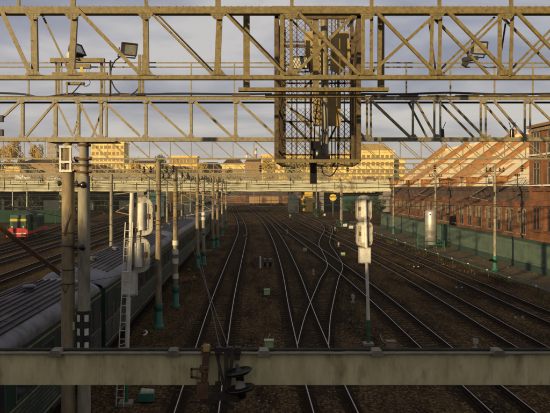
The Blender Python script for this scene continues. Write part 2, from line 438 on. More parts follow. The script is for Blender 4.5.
def track(name, pts, label, near=24.0, piece_to=56.0, raise_=0.0, sleepers_to=130):
    cl = catmull(pts)
    root = bpy.data.objects.new('railway_track', None)
    link(root, None, (cl[0].x, cl[0].y, 0)); tag(root, label, 'railway track', kind='structure')
    for s in (-1, 1):
        body, head = MB(), MB()
        z = 0.0 + raise_
        sweep(body, cl, s * G2, [(-.075, z + .04), (.075, z + .04), (.075, z + .06), (.012, z + .08), (.012, z + .15), (.036, z + .165), (.036, z + .188),
                                 (-.036, z + .188), (-.036, z + .165), (-.012, z + .15), (-.012, z + .08), (-.075, z + .06)])
        rb = body.build('rail', M['rail'], root)
        sweep(head, cl, s * G2, [(-.022, z + .187), (.022, z + .187), (.018, z + .193), (-.018, z + .193)])
        head.build('rail_head', M['railtop'], rb)
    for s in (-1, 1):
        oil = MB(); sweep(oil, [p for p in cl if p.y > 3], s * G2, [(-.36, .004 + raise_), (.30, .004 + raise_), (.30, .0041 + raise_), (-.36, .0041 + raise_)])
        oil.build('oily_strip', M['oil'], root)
    far = MB(); acc = 0.0; nxt = 0.0
    for i in range(len(cl) - 1):
        a, b = cl[i], cl[i + 1]; L = (b - a).length; t = (b - a).normalized(); rz = math.atan2(t.y, t.x) - math.pi / 2
        while nxt < acc + L:
            p = a + t * (nxt - acc); nxt += 0.56
            if p.y < near or p.y > sleepers_to: continue
            if p.y < piece_to:
                inst('sleeper', SLEEPER, root, (p.x, p.y, -0.018 + random.uniform(-.016, .008)), rz + random.uniform(-.012, .012))
            else:
                far.box((p.x, p.y, -0.025), (2.7, 0.24, 0.08), rz)
        acc += L
    if far.v: far.build('sleepers', M['sleeper'], root, kind='stuff')
    return root
random.seed(4)
track('t', [(-1.77, 4), (-1.77, 24.7), (-1.75, 42), (-1.5, 62), (-1.1, 90), (-1.0, 112), (-1.9, 150), (-3.9, 196), (-7.4, 288), (-13, 380)],
      'leftmost of the shiny main tracks, beside the row of teal-footed masts')
track('t', [(3.0, 4), (3.03, 24.7), (3.17, 30), (3.4, 40), (4.0, 60), (4.45, 90), (4.4, 123), (3.5, 165), (0.75, 233), (-4, 310), (-9, 380)],
      'second main track from the left, where the crossover curves away')
track('t', [(9.15, 4), (9.15, 24.7), (9.12, 30), (9.2, 45), (8.95, 63), (8.4, 85), (7.6, 111), (6.5, 169), (4.5, 251), (0, 340)],
      'straight main track just right of the tall white signal')
track('t', [(13.8, 4), (13.8, 30), (14.0, 41), (14.2, 58), (13.9, 85), (13.2, 111), (11.4, 169), (9, 251), (5, 340)],
      'fourth main track, second from the green pipe line')
track('t', [(18.1, 4), (18.1, 38), (18.3, 51), (18.4, 70), (18.2, 95), (17.4, 130), (15.6, 180), (13, 251), (9, 340)],
      'rightmost track, running beside the low teal pipe line')
track('t', [(3.2, 30.5), (4.0, 36), (4.75, 40.5), (6.8, 52), (8.7, 62), (9.7, 74), (10.6, 86), (12.6, 100), (14.4, 111), (16.1, 126), (16.75, 142), (16.5, 156), (15.9, 170)],
      'crossover track snaking across the main tracks to the right', raise_=0.003)
track('t', [(-7.65, 2), (-7.65, 60), (-7.6, 105), (-8.4, 150), (-10.5, 200), (-15, 290)],
      'track under the green passenger coaches', piece_to=0)
for X, lab in ((-21.2, 'nearest yard track left of the passenger coaches'), (-26.2, 'second yard track left of the passenger coaches'),
               (-30.0, 'third yard track left of the passenger coaches')):
    track('t', [(X, 30), (X - 0.1, 70), (X - .6, 110), (X - 2.4, 160), (X - 7, 230)], lab, piece_to=0, sleepers_to=110)
LDIR = -0.105
track('t', [(-27.0 + 0.5, 30), (-33.8 - LDIR * 25 * 0 + 2.0, 66), (-33.8, 90.7), (-33.8 + LDIR * 20, 110.7), (-39.5, 140), (-48, 200)],
      'yard track carrying the green and red locomotive', piece_to=0, sleepers_to=130)
# trodden strip of dirt along the right fence
pt = MB()
pl = [(21.9, 40), (23.2, 52), (22.6, 66), (22.2, 84), (22.0, 110), (22.0, 150)]
for a, b in zip(pl, pl[1:]):
    pt.add([(a[0], a[1], .006), (27, a[1], .006), (27, b[1], .006), (b[0], b[1], .006)], [(0, 1, 2, 3)])
pt.build('path', M['pathm'], label='trodden pale dirt strip along the green fence', cat='path', kind='structure')

# ------------------------------------------------------------------ near beam in front of the lens
DB = 5.0
k = DB / F
bz1, bz0 = EYE - (353.5 - VY) * k, EYE - (385 - VY) * k
th = thing('cross_beam', (0, DB, bz0), 'long stained beige beam crossing the bottom of the picture', 'beam')
m = MB(); m.span(-7, 7.5, DB, DB + 0.09, bz0, bz1); m.build('beam', M['beam'], th)
m = MB(); m.span(-7, 7.5, DB - 0.03, DB + 0.012, bz1 + .001, bz1 + .008); m.build('top_plate', M['beamcap'], th)
m = MB(); m.tube((-7, DB + 0.065, bz1 + 0.015), (7.5, DB + 0.065, bz1 + 0.015), 0.014, n=12); m.build('conduit', M['blackp'], th)
for px in (56, 173, 264, 377, 498):
    x = (px - VX) * k
    m = MB(); m.prism([(x - .055, DB - .036, bz1 - .016), (x - .045, DB - .036, bz1 + .01), (x - .034, DB - .036, bz1 + .03), (x + .034, DB - .036, bz1 + .03), (x + .045, DB - .036, bz1 + .01), (x + .055, DB - .036, bz1 - .016)], (0, 0.12, 0))
    m.tube((x, DB - .042, bz1 + .008), (x, DB - .03, bz1 + .008), .007, n=6)
    m.build('clip', M['beamcap'], th)
for px in (98, 196, 331, 448, 530):
    x = (px - VX) * k
    m = MB(); m.span(x - .007, x + .007, DB - .004, DB + .02, bz0 + .004, bz1 - .004); m.build('weld_seam', M['beam'], th)
for x in (-6.7, 7.2):
    m = MB(); m.span(x - .15, x + .15, DB - .05, DB + .15, 0, bz0 - .001); m.build('post', M['beam'], th)
m = MB()
m.span((42.8 - VX) * k, (44 - VX) * k, DB - .004, DB + .01, EYE - (363 - VY) * k, EYE - (357 - VY) * k)
m.build('paint_mark', M['white'], th)

# wire anchor with insulators, clamped on the beam
th = thing('wire_anchor', ((207 - VX) * k, DB - .05, bz0), 'rusty wire anchor with two dark disc insulators clamped on the beige beam', 'insulator')
def q(px, py, dd=-0.05): return P(px, py, DB + dd)
m = MB()
m.bar(q(206.5, 344, -.03), q(203, 401, -.06), .05, .045); m.bar(q(206, 346, -.03), q(206, 352, -.03), .075, .06)
m.bar(q(204, 366, -.07), q(204, 372, -.07), .07, .05); m.bar(q(203, 383, -.07), q(203, 398, -.07), .09, .06)
m.build('clamp', M['rust'], th)
m = MB()
for a, b in (((191, 369), (207, 369)), ((191, 377), (203, 379)), ((191.5, 368), (191.5, 378)), ((206, 369), (204, 381))):
    m.bar(q(*a, -.09), q(*b, -.09), .016, .016)
m.build('shackle', M['rust'], th)
m = MB(); m.box(q(206.5, 348, -.06), (.05, .03, .05)); m.build('yellow_nut', M['ochre'], th)
m = MB()
m.bar(q(214.5, 345, -.05), q(226, 394, -.10), .022, .016); m.bar(q(219, 347, -.06), q(219, 390, -.06), .012, .012)
m.bar(q(218, 349, -.05), q(240, 352, -.05), .03, .03); m.bar(q(226, 351, -.06), q(227, 390, -.11), .035, .025); m.bar(q(233, 349, -.07), q(229, 388, -.12), .028, .02)
for px in (219, 230, 238): m.box(q(px, 350, -.05), (.05, .06, .05))
m.box(q(237.5, 357, -.05), (.04, .05, .04)); m.box(q(218, 386, -.07), (.045, .05, .06))
m.build('arm', M['rustdk'], th)
def disc(mb, c, r, ax):                              # cap-and-pin disc insulator
    ax = ax.normalized(); u = Vector((0, 0, 1)); x = u.cross(ax).normalized(); y = ax.cross(x); n = 24
    prof = [(.004, -.055), (.030, -.055), (.034, -.02), (.05, -.012), (r * .8, .0), (r, .018), (r, .026), (r * .93, .03), (r * .75, .022), (r * .7, .034), (r * .5, .024), (.02, .036), (.012, .075), (.003, .075)]
    vs = []
    for rr, h in prof:
        for kk in range(n):
            a = 2 * math.pi * kk / n; vs.append(c + ax * h + (x * math.cos(a) + y * math.sin(a)) * rr)
    fs = [(i * n + kk, i * n + (kk + 1) % n, (i + 1) * n + (kk + 1) % n, (i + 1) * n + kk) for i in range(len(prof) - 1) for kk in range(n)]
    mb.add(vs, fs, True)
tilt = Vector((-.20, .04, .98))
m = MB(); disc(m, q(239, 374, -.16), .108, tilt); m.build('insulator_disc', M['black'], th)
m = MB(); disc(m, q(241, 391, -.18), .112, tilt); m.build('insulator_disc', M['black'], th)
m = MB(); m.tube(q(239.5, 378, -.165), q(241, 390, -.178), .02, .052, 16); m.build('insulator_neck', M['beamcap'], th)
m = MB(); m.bar(q(226, 393, -.11), q(206, 403, -.1), .05, .03); m.bar(q(212, 396, -.1), q(240, 399, -.18), .05, .03); m.bar(q(222, 402, -.1), q(234, 408, -.12), .04, .03); m.bar(q(206, 403, -.1), q(190, 401, -.09), .014, .014)
m.build('bracket', M['rustdk'], th)

# ------------------------------------------------------------------ near gantry truss (upper)
DA = 9.4
ka = DA / F
def a(px, py, off=0.0): return P(px, py, DA) + Vector((0, off, 0))
TA = thing('gantry_truss', (0.4, DA, EYE + 1.6), 'near olive painted lattice girder across the top of the picture', 'gantry')
m = MB()
m.bar(a(-60, 10, 0), a(620, 10, 0), .10, .03); m.bar(a(-60, 7.0, .06), a(620, 7.0, .06), .016, .13); m.bar(a(-60, 13.2, .06), a(620, 13.2, .06), .014, .12)
tc_ = m.build('top_chord', M['truss'], TA)
m = MB()
for i in range(96):
    c = a(2 + i * 6.95, 6.0, .05)
    m.tube(c, c + Vector((0, 0, .016)), .013, .011, 6)
m.build('bolts', M['truss'], tc_, kind='stuff')
m = MB(); m.bar(a(-60, 77), a(620, 77), .06, .02); m.bar(a(-60, 79, .04), a(620, 79, .04), .012, .09); m.build('bottom_chord', M['truss'], TA)
def mem(root, nm, mt, p0, p1, w, h=.03): 
    mb = MB(); mb.bar(p0, p1, w, h); return mb.build(nm, mt, root)
for x0, x1, w in ((33, 34, .095), (74, 70.5, .09), (145, 146, .082), (219.5, 217, .09), (291, 291.5, .05), (363.5, 363, .055), (372, 371.5, .05), (433, 431, .05), (441, 439.5, .055), (500.5, 500, .06), (513, 511, .055), (290 - 8, 282, .06)):
    mb = MB(); p0, p1 = a(x0, 13, .022), a(x1, 75, .022)
    mb.bar(p0, p1, w, .012); mb.bar(p0 + Vector((w / 2 - .006, .035, 0)), p1 + Vector((w / 2 - .006, .035, 0)), .012, .055)
    mb.build('vertical', M['truss'], TA)
for x0, y0, x1, y1, w, o in ((3, 13, 31, 74, .062, -.03), (40, 13, 69, 74, .03, .10), (77, 9, 139, 73, .055, -.03),
        (151, 13, 212, 74, .034, -.03), (155, 11, 216, 74, .026, .06), (224, 12, 285, 75, .034, -.03), (229, 13, 290, 75, .026, .06),
        (296, 11, 359, 75, .05, -.03), (293, 75, 358, 10, .045, .06), (288, 14, 352, 75, .026, .12),
        (376, 12, 437, 75, .045, -.03), (371, 73, 436, 14, .045, .06), (380, 12, 443, 75, .022, .12),
        (447, 11, 510, 76, .048, -.03), (437, 16, 494, 75, .036, .12), (438, 73, 499, 14, .032, .16), (441, 76, 506, 13, .036, .06),
        (515, 11, 577, 76, .045, -.03), (505, 14, 566, 75, .032, .12), (508, 75, 570, 13, .034, .16), (512, 77, 576, 13, .036, .06)):
    mb = MB(); mb.angle(a(x0, y0, o), a(x1, y1, o), w, .01); mb.build('diagonal', M['truss'], TA)
def gusset(root, p, w, h, mt_, flip):
    mb = MB(); z0_, z1_ = (p.z, p.z + h) if flip else (p.z - h, p.z)
    wt, wb = (w, w * .45) if not flip else (w * .45, w)
    mb.prism([(p.x - wb / 2, p.y, z0_), (p.x + wb / 2, p.y, z0_), (p.x + wt / 2, p.y, z1_), (p.x - wt / 2, p.y, z1_)], (0, .006, 0))
    for ux in (-.28, 0, .28):
        for uz in (.3, .72):
            cx_ = p.x + ux * w * .8; cz_ = z0_ + h * uz
            mb.tube((cx_, p.y - .008, cz_), (cx_, p.y + .001, cz_), .008, .009, 6)
    mb.build('gusset_plate', mt_, root)
for x_ in (34, 73, 146, 218, 291, 367, 436, 506):
    gusset(TA, a(x_, 14.2, -.048), .24, .09, M['truss'], False); gusset(TA, a(x_, 75.2, -.048), .24, .08, M['truss'], True)
for x0, y0, x1, y1 in ((433, 18, 440, 72), (511, 20, 503, 72)):
    mb = MB(); mb.bar(a(x0, y0, .2), a(x1, y1, .2), .022, .02); mb.build('brace', M['rust'], TA)
for x, y0, w in ((18, 2, .04), (72.5, 1, .07), (146, 2, .05), (218, 1, .08), (292, 1, .05), (372, 1, .05), (440, 1, .05), (512, 1, .05)):
    mb = MB(); mb.bar(a(x, 6.8, .03), a(x, y0 - 14, .03), w, .04); mb.build('stub', M['truss'], TA)
for x in (-5.9, 7.0):
    mb = MB(); mb.tube((x, DA + .2, 0), (x, DA + .2, EYE + 2.8), .2, .15, 16); mb.build('column', M['mast'], TA)

# hanger frame round the near girder that carries the signal cage
HF = thing('hanger_frame', a(316, 86, .3), 'olive hanger frame of two bars and posts behind the near girder', 'frame')
for y in (5, 86):
    mb = MB(); mb.bar(a(238, y, .32), a(393.5, y, .32), .055, .05); mb.bar(a(238, y + 1.6, .36), a(393.5, y + 1.6, .36), .012, .09); mb.build('bar', M['truss'], HF)
for x in (246.5, 386):
    mb = MB(); mb.bar(a(x, 4, .36), a(x, 84, .36), .10, .05); mb.build('post', M['truss'], HF)
    mb = MB(); mb.box(a(x, 81, .30), (.07, .05, .07)); mb.build('clip', M['truss'], HF)
mb = MB(); mb.bar(a(266, 90.5, .55), a(372, 90.5, .55), .05, .05); mb.build('bar', M['cagedk'], HF)

# ------------------------------------------------------------------ second gantry with its twin masts
DG = 15.5
kb = DG / F
def b(px, py, off=0.0): return P(px, py, DG) + Vector((0, off, 0))
zt, zb = b(0, 98.5).z, b(0, 139).z
TB = thing('gantry_truss', (0.4, DG, zb - .05), 'second lattice girder with a railed walkway, resting on two masts', 'gantry')
m = MB(); m.bar(b(-80, 98.5), b(640, 98.5), .07, .02); m.bar(b(-80, 97, .05), b(640, 97, .05), .015, .12); m.build('top_chord', M['truss2'], TB)
m = MB(); m.bar(b(-80, 139), b(640, 139), .085, .02); m.bar(b(-80, 141, .05), b(640, 141, .05), .015, .12); m.build('bottom_chord', M['truss2'], TB)
m = MB(); m.bar(b(-80, 99.5, .55), b(640, 99.5, .55), .05, .02); m.build('top_chord', M['truss2'], TB)
m = MB(); m.bar(b(-80, 138, .55), b(640, 138, .55), .06, .02); m.build('bottom_chord', M['truss2'], TB)
m = MB(); m.span(b(-80, 0).x, b(640, 0).x, DG + .02, DG + .56, zt + .04, zt + .065); wk = m.build('walkway', M['dark'], TB)
for i, x in enumerate(range(-20, 580, 28)):
    if random.random() < .62:
        m = MB(); L = random.uniform(10, 24); m.span(b(x, 0).x, b(x + L, 0).x, DG - .03, DG + .10, zt + .067 + .002 * (i % 3), zt + .088 + .002 * (i % 3)); m.build('board', M['trim'], wk)
for x, w in ((22, .07), (55, .085), (78, .07), (100.7, .07), (106, .04), (145.6, .065), (191, .065), (235.5, .07), (280, .07), (324, .07), (367, .05), (371, .05), (413, .055), (434.5, .05), (440.5, .045), (481, .055), (486, .05), (525, .055), (530.5, .05)):
    mb = MB(); mb.bar(b(x, 100, .016), b(x, 137, .016), w, .012); mb.bar(b(x, 100, .05) + Vector((w / 2, 0, 0)), b(x, 137, .05) + Vector((w / 2, 0, 0)), .01, .06); mb.build('vertical', M['truss2'], TB)
for x0, y0, x1, y1, w, o in ((-18, 136, 20, 101, .055, 0), (26, 136, 54, 103, .055, 0), (56, 101, 73, 136, .045, -.02), (70, 133, 79, 103, .035, .3), (79, 101, 97, 136, .055, -.02), (89, 136, 101, 104, .04, .3),
        (103, 101, 140, 136, .06, -.02), (148, 101, 187, 137, .06, -.02), (194, 101, 232, 137, .065, -.02), (238, 101, 277, 137, .06, -.02), (283, 101, 321, 137, .06, -.02), (327, 101, 364, 137, .06, -.02), (372, 101, 410, 137, .06, -.02),
        (412, 101, 431, 137, .045, .3), (416, 101, 436, 137, .05, -.02), (444, 101, 479, 137, .045, .3), (449, 101, 484, 137, .05, -.02), (488, 101, 519, 137, .045, .3), (494, 101, 525, 137, .05, -.02), (531, 101, 568, 137, .05, -.02)):
    mb = MB(); mb.angle(b(x0, y0, o), b(x1, y1, o), w, .01); mb.build('diagonal', M['truss2'], TB)
for x_ in (22, 55, 78, 101, 145.6, 191, 235.5, 367, 413, 436, 483, 527):
    gusset(TB, b(x_, 100.6, -.045), .2, .07, M['truss2'], False); gusset(TB, b(x_, 137.2, -.045), .2, .07, M['truss2'], True)
for y in (119, 133):
    mb = MB(); mb.box(b(2, y, -.08), (.12, .1, .16)); mb.build('clamp_box', M['dark'], TB)
mb = MB(); mb.span(b(47, 0).x, b(116, 0).x, DG - .08, DG + .62, zb - .075, zb - .048); mb.build('seat_plate', M['truss2'], TB)
mast_x9 = b(640, 0).x - .3
mb = MB(); mb.tube((mast_x9, DG + .25, 0), (mast_x9, DG + .25, zb - .05), .2, .15, 14); mb.build('far_column', M['mast'], TB)
# railing on the walkway
RL = thing('walkway_railing', (0.4, DG + .5, zt + .07), 'thin olive handrail along the walkway of the second girder', 'railing')
for y in (58.5, 63):
    m = MB(); m.bar(b(-80, y, .5), b(640, y + .4, .5), .03, .03); m.build('handrail', M['truss2'], RL)
for x in (-30, 21.5, 52, 55.5, 97.5, 105.5, 189.5, 234, 282, 330, 411.5, 457, 502.5, 542, 590):
    m = MB(); m.bar(b(x, 97.5, .5), b(x, 58, .5), .035, .035); m.build('post', M['truss2'], RL)
# cables lying along the walkway
def cable(name, pts, r, mt, label, cat='cable', group=None):
    mb = MB(); mb.path(catm3(pts), r); return mb.build(name, mt, label=label, cat=cat, group=group)
def catm3(pts, n=8):
    pts = [Vector(p) for p in pts]
    Q = [pts[0] * 2 - pts[1]] + pts + [pts[-1] * 2 - pts[-2]]
    o = []
    for i in range(1, len(Q) - 2):
        A, B, C, D = Q[i - 1:i + 3]
        for kk in range(n):
            t = kk / n
            o.append(.5 * ((2 * B) + (C - A) * t + (2 * A - 5 * B + 4 * C - D) * t * t + (3 * B - A - 3 * C + D) * t ** 3))
    return o + [pts[-1]]
cable('power_cable', [b(-40, 91, .12), b(3, 92.5, .12), b(22, 93.5, .12), b(40, 97, .05), b(60, 95, .1), b(90, 93.5, .12), b(120, 94, .12), b(180, 93, .12), b(240, 93.5, .12), b(272, 93, .12)], .028, M['cable'], 'thick black cable lying on the walkway, left half')
cable('power_cable', [b(350, 93, .12), b(400, 93.5, .12), b(450, 92, .12), b(500, 93.5, .12), b(560, 93, .12), b(600, 93, .12)], .03, M['cable'], 'thick black cable lying on the walkway, right half')
cable('power_cable', [b(40, 95.5, .3), b(70, 91.5, .3), b(90, 94, .3), b(118, 92, .3), b(137, 93, .3), b(170, 91.5, .3), b(230, 92, .3)], .02, M['cable'], 'thinner black cable sagging along the left walkway')
cable('lamp_cable', [b(118, 54, .3), b(112, 60, .25), b(109, 70, .2), b(110, 80, .2), b(115, 89, .2), b(123, 94, .2), b(132, 92, .2), b(138, 86, .2)], .018, M['cable'], 'black cable looping down from the floodlight left of the walkway post')
cable('lamp_cable', [b(79, 81, .25), b(74, 88, .2), b(68, 95, .15)], .016, M['cable'], 'short black cable slanting under the left lamp platform')
cable('lamp_cable', [b(80, 81, .25), b(83, 85, .2), b(88, 82, .2), b(86, 74, .2)], .01, M['cable'], 'thin cable loop hanging below the left lamp platform')

# lamp platform at the left of the walkway
LP = thing('lamp_platform', b(77, 97, .3), 'small olive bracket platform that carries the side-on floodlight', 'platform')
for x0, x1, y0, y1, o in ((47, 102, 56, 60.5, .22), (62, 87, 61.5, 65.5, .3), (49, 105, 70.5, 74.5, .22), (62, 80.5, 79.5, 82.5, .3)):
    mb = MB(); mb.span(b(x0, 0).x, b(x1, 0).x, DG + o, DG + o + .12, b(0, y1).z, b(0, y0).z); mb.build('shelf', M['truss'], LP)
for x in (51, 56, 97, 102, 107, 64):
    mb = MB(); mb.bar(b(x, 97, .26 + (x % 2) * .15), b(x, 57 if x != 64 else 80, .26 + (x % 2) * .15), .035, .035); mb.build('leg', M['truss'], LP)
mb = MB(); mb.bar(b(79, 71, .25), b(79, 65, .25), .07, .05); mb.build('stem', M['locoyel'], LP)
for x in (84, 86.5):
    mb = MB(); mb.bar(b(x, 71, .25), b(x, 65, .25), .012, .012); mb.build('stem', M['truss'], LP)
PP = thing('walkway_post', b(139.5, 98, .2), 'short thick olive post standing on the walkway beside the left floodlight', 'post')
for x in (138, 141.5):
    mb = MB(); mb.bar(b(x, 97, .2), b(x, 53, .2), .06, .05); mb.build('upright', M['truss'], PP)
mb = MB(); mb.span(b(135, 0).x, b(144, 0).x, DG + .14, DG + .27, b(0, 97).z, b(0, 92).z); mb.build('foot', M['rust'], PP)

def floodlight(loc, yaw, pitch, label, s=1.0):
    loc = Vector(loc)
    Mx = Matrix.Rotation(yaw, 3, 'Z') @ Matrix.Rotation(pitch, 3, 'X')
    T = thing('floodlight', loc, label, 'floodlight', 'floodlights on the gantry')
    def pts(l): return [loc + Mx @ (Vector(v_) * s) for v_ in l]
    w, h = .20, .15
    mb = MB()
    v = pts([(-w, -.12, -h), (w, -.12, -h), (w, -.12, h), (-w, -.12, h), (-w * .92, .0, -h * .92), (w * .92, .0, -h * .92), (w * .92, .0, h * .92), (-w * .92, .0, h * .92), (-w * .5, .12, -h * .6), (w * .5, .12, -h * .6), (w * .5, .12, h * .6), (-w * .5, .12, h * .6)])
    mb.add(v, [(0, 1, 5, 4), (1, 2, 6, 5), (2, 3, 7, 6), (3, 0, 4, 7), (4, 5, 9, 8), (5, 6, 10, 9), (6, 7, 11, 10), (7, 4, 8, 11), (8, 9, 10, 11)])
    hs = mb.build('housing', M['dark'], T)
    mb = MB()
    for (x0, z0, x1, z1) in ((-w, -h, w, -h), (w, -h, w, h), (w, h, -w, h), (-w, h, -w, -h)):
        pp = pts([(x0, -.125, z0), (x1, -.125, z1)]); mb.bar(pp[0], pp[1], .03 * s, .03 * s)
    mb.build('rim', M['dark'], hs)
    mb = MB(); mb.add(pts([(-w * .9, -.118, -h * .9), (w * .9, -.118, -h * .9), (w * .9, -.118, h * .9), (-w * .9, -.118, h * .9)]), [(0, 1, 2, 3)]); mb.build('lens', M['lampface'], T)
    mb = MB()
    for sx in (-1, 1):
        pp = pts([(sx * (w + .025), -.02, 0), (sx * (w + .025), .02, -h - .09)]); mb.bar(pp[0], pp[1], .02, .03)
    pp = pts([(-w - .03, .02, -h - .09), (w + .03, .02, -h - .09)]); mb.bar(pp[0], pp[1], .03, .02)
    mb.build('bracket', M['dark'], T)
    mb = MB(); mb.box(pts([(0, .17, -.02)])[0], (.18 * s, .12 * s, .14 * s), M=Mx); mb.build('ballast_box', M['grey'], T)
    return T
floodlight(b(72, 49, .30), R(68), R(-28), 'floodlight turned side-on at the far left, on the bracket platform')
floodlight(b(125.5, 45.5, .30), R(28), R(24), 'floodlight tilted towards the yard beside the thick walkway post')
floodlight(b(483.5, 44, .42), R(10), R(14), 'floodlight on the right part of the walkway')
mb = MB(); mb.box(b(476, 55.5, .42), (.36, .2, .1), M=Matrix.Rotation(R(-6), 3, 'Y')); mb.box(b(471, 60.5, .42), (.13, .12, .12), M=Matrix.Rotation(R(30), 3, 'Y'))
mb.build('junction_box', M['dark'], label='dark junction box hanging on the handrail under the right floodlight', cat='box')
cable('lamp_cable', [b(483, 57, .42), b(488, 62, .42), b(495, 64.5, .42), b(503, 63, .45)], .01, M['cable'], 'thin cable drooping from the right floodlight to the handrail')

# twin masts under the second girder
def collar(mb, x, y, z, r, h): mb.tube((x, y, z), (x, y, z + h), r, r, 18)
x1, x2 = b(67, 0).x, b(83, 0).x
MT = thing('catenary_mast', (x1, DG + .1, 0), 'tan round concrete mast under the girder, left of the twin masts', 'mast', 'catenary masts')
m = MB(); m.tube((x1, DG + .1, 0), (x1, DG + .1, EYE - (171 - VY) * kb), .175, .155, 20); m.tube((x1, DG + .1, EYE - (171 - VY) * kb), (x1, DG + .1, zb - .08), .10, .09, 16); m.build('shaft', M['mast'], MT)
m = MB()
for px in (61.5, 71.5): m.bar(b(px, 172, -.08), b(px, 146, -.08), .045, .06)
for y in (171, 162, 147): m.bar(b(60.5, y, -.10), b(73, y, -.10), .06, .05)
m.build('head_frame', M['white'], MT)
m = MB(); m.span(x1 - .09, x1 + .09, DG - .07, DG - .02, EYE - (160 - VY) * kb, EYE - (148 - VY) * kb); m.build('name_plate', M['mast'], MT)
m = MB()
for y, o in ((154, -1), (183, -1), (183, 1), (159, 1)): m.tube(b(67 + o * 7, y, .1), b(67 + o * 10, y + .5, .1), .055, .07, 12)
m.build('insulator_stub', M['blackp'], MT)
for y in (270, 284, 246, 233):
    m = MB(); collar(m, x1, DG + .1, EYE - (y - VY) * kb, .182, .015); m.build('band', M['dark'], MT)
m = MB()
for (pa, pb) in (((62, 284), (66, 293)), ((70, 284), (66, 293)), ((66, 236), (71, 205)), ((64, 236), (68, 222))): m.bar(b(*pa, -.075), b(*pb, -.075), .012, .012)
m.build('guy_hook', M['dark'], MT)
MT2 = thing('catenary_mast', (x2, DG + .1, 0), 'grey round concrete mast with black and white blocks, right of the twin masts', 'mast', 'catenary masts')
m = MB(); m.tube((x2, DG + .1, 0), (x2, DG + .1, EYE - (176 - VY) * kb), .165, .15, 20); m.tube((x2, DG + .1, EYE - (176 - VY) * kb), (x2, DG + .1, zb - .08), .12, .115, 16); m.build('shaft', M['mast2'], MT2)
for y, r in ((173, .19), (166, .17), (160, .19), (146, .17), (143, .14)):
    m = MB(); collar(m, x2, DG + .1, EYE - (y - VY) * kb, r, .05); m.build('band', M['rust'], MT2)
for o in (-1, 1):
    for y in (171, 158): m = MB(); m.tube(b(83 + o * 5, y, 0), b(83 + o * 9, y, 0), .035, .035, 8); m.build('bolt', M['rust'], MT2)
def blk(y0, y1, root):
    mb = MB(); mb.tube((x2, DG + .1, EYE - (y1 - VY) * kb), (x2, DG + .1, EYE - (y0 - VY) * kb), .185, .185, 20); mk = mb.build('black_band', M['blackp'], root)
    n = 3; hh = (y1 - y0) / n
    for i in range(n):
        for sx in (-1, 1):
            mb = MB(); yc = y0 + (i + .5) * hh; cx = x2 + sx * .105; zc = EYE - (yc - VY) * kb
            pr = []
            for ang in (-16, 0, 16):
                th_ = R(-90 + sx * 34 + ang); pr.append((x2 + .189 * math.cos(th_), DG + .1 + .189 * math.sin(th_)))
            vs = [(p_[0], p_[1], zc - .085) for p_ in pr] + [(p_[0], p_[1], zc + .085) for p_ in pr]
            mb.add(vs, [(0, 1, 4, 3), (1, 2, 5, 4)]); mb.build('white_block', M['white'], mk)
blk(311, 352, MT2)
m = MB()
for c_, w in ((b(85, 185, -.16), .085), (b(84, 247, -.16), .075)):
    m.lathe(c_, [(.001, -.05), (w * .7, -.05), (w, -.02), (w, .02), (w * .6, .05), (.001, .05)], 20, 'Y'); m.tube(c_ + Vector((0, .05, 0)), c_ + Vector((0, .16, 0)), .025, n=8)
    m.tube(c_ + Vector((-.16, .1, 0)), c_ + Vector((-.25, .1, 0)), .05, .04, 10)
m.build('insulator_disc', M['black'], MT2)
m = MB(); m.span(b(72.5, 0).x, b(74.5, 0).x, DG, DG + .03, EYE - (330 - VY) * kb, EYE - (322 - VY) * kb); m.build('tag_plate', M['lime'], MT2)
# rusty strut leaning to the twin masts
m = MB(); m.bar(P(-6, 222, 14.2), P(60, 273, 15.35), .085, .06); m.bar(P(-6, 224, 14.25), P(60, 275, 15.4), .03, .09)
m.build('strut', M['rust'], label='rusty brown strut slanting to the tan mast at left', cat='strut')

# ------------------------------------------------------------------ signal cage hung in the middle
DC = 11.4
kc = DC / F
def c(px, py, off=0.0):                               # point on the cage's front plane, pushed back along its own axis
    return P(px, py, DC) + Vector((0.11 * off, off, 0))
DEP = 2.3
CG = thing('signal_cage', c(318, 161, 1.1), 'tall hanging cage of olive angles and wire mesh in the middle', 'cage')
PX = dict(l=276.5, r=359, t=14, bt=161.5)
def cm(nm, p0, p1, w, mt=M['cagedk'], h=None): mb = MB(); mb.angle(p0, p1, w, .008) if h is None else mb.bar(p0, p1, w, h); return mb.build(nm, mt, CG)
for (x, o) in ((276.5, 0), (359, 0), (276.5, DEP), (359, DEP)):
    cm('corner_post', c(x, PX['t'] if o == 0 else -18, o), c(x, PX['bt'], o), .075)
for x, o in ((310, DEP), (343, DEP), (327, DEP)): cm('mid_post', c(x, -18, o), c(x, PX['bt'], o), .05)
cm('mid_post', c(282, 14, .9), c(282, 161, .9), .05); cm('mid_post', c(355.5, 14, .9), c(355.5, 161, .9), .05)
for y in (-16, 12, 40, 62, 108, 128, 148): cm('rail', c(276.5, y, DEP), c(359, y, DEP), .035)
for y in (20, 60, 108, 150):
    for x in (276.5, 359): cm('side_rail', c(x, y, 0), c(x, y, DEP), .035)
for o in (0, DEP): cm('floor_beam', c(275.5, 161, o), c(360, 161, o), .06, M['truss'], .05)
for x in (276.5, 359, 310, 335): cm('floor_beam', c(x, 161.4, 0), c(x, 161.4, DEP), .05, M['truss'], .04)
cm('top_beam', c(275, 17, 0), c(361, 17, 0), .06); cm('top_beam', c(275, 17, DEP), c(361, 17, DEP), .06)
cm('brace', c(284, 108, DEP), c(314, 138, DEP), .05); cm('brace', c(343, 108, DEP), c(327, 140, DEP), .04)
cm('brace', c(284, 60, DEP), c(310, 30, DEP), .035); cm('brace', c(348, 24, .2), c(356, 14, .2), .05)
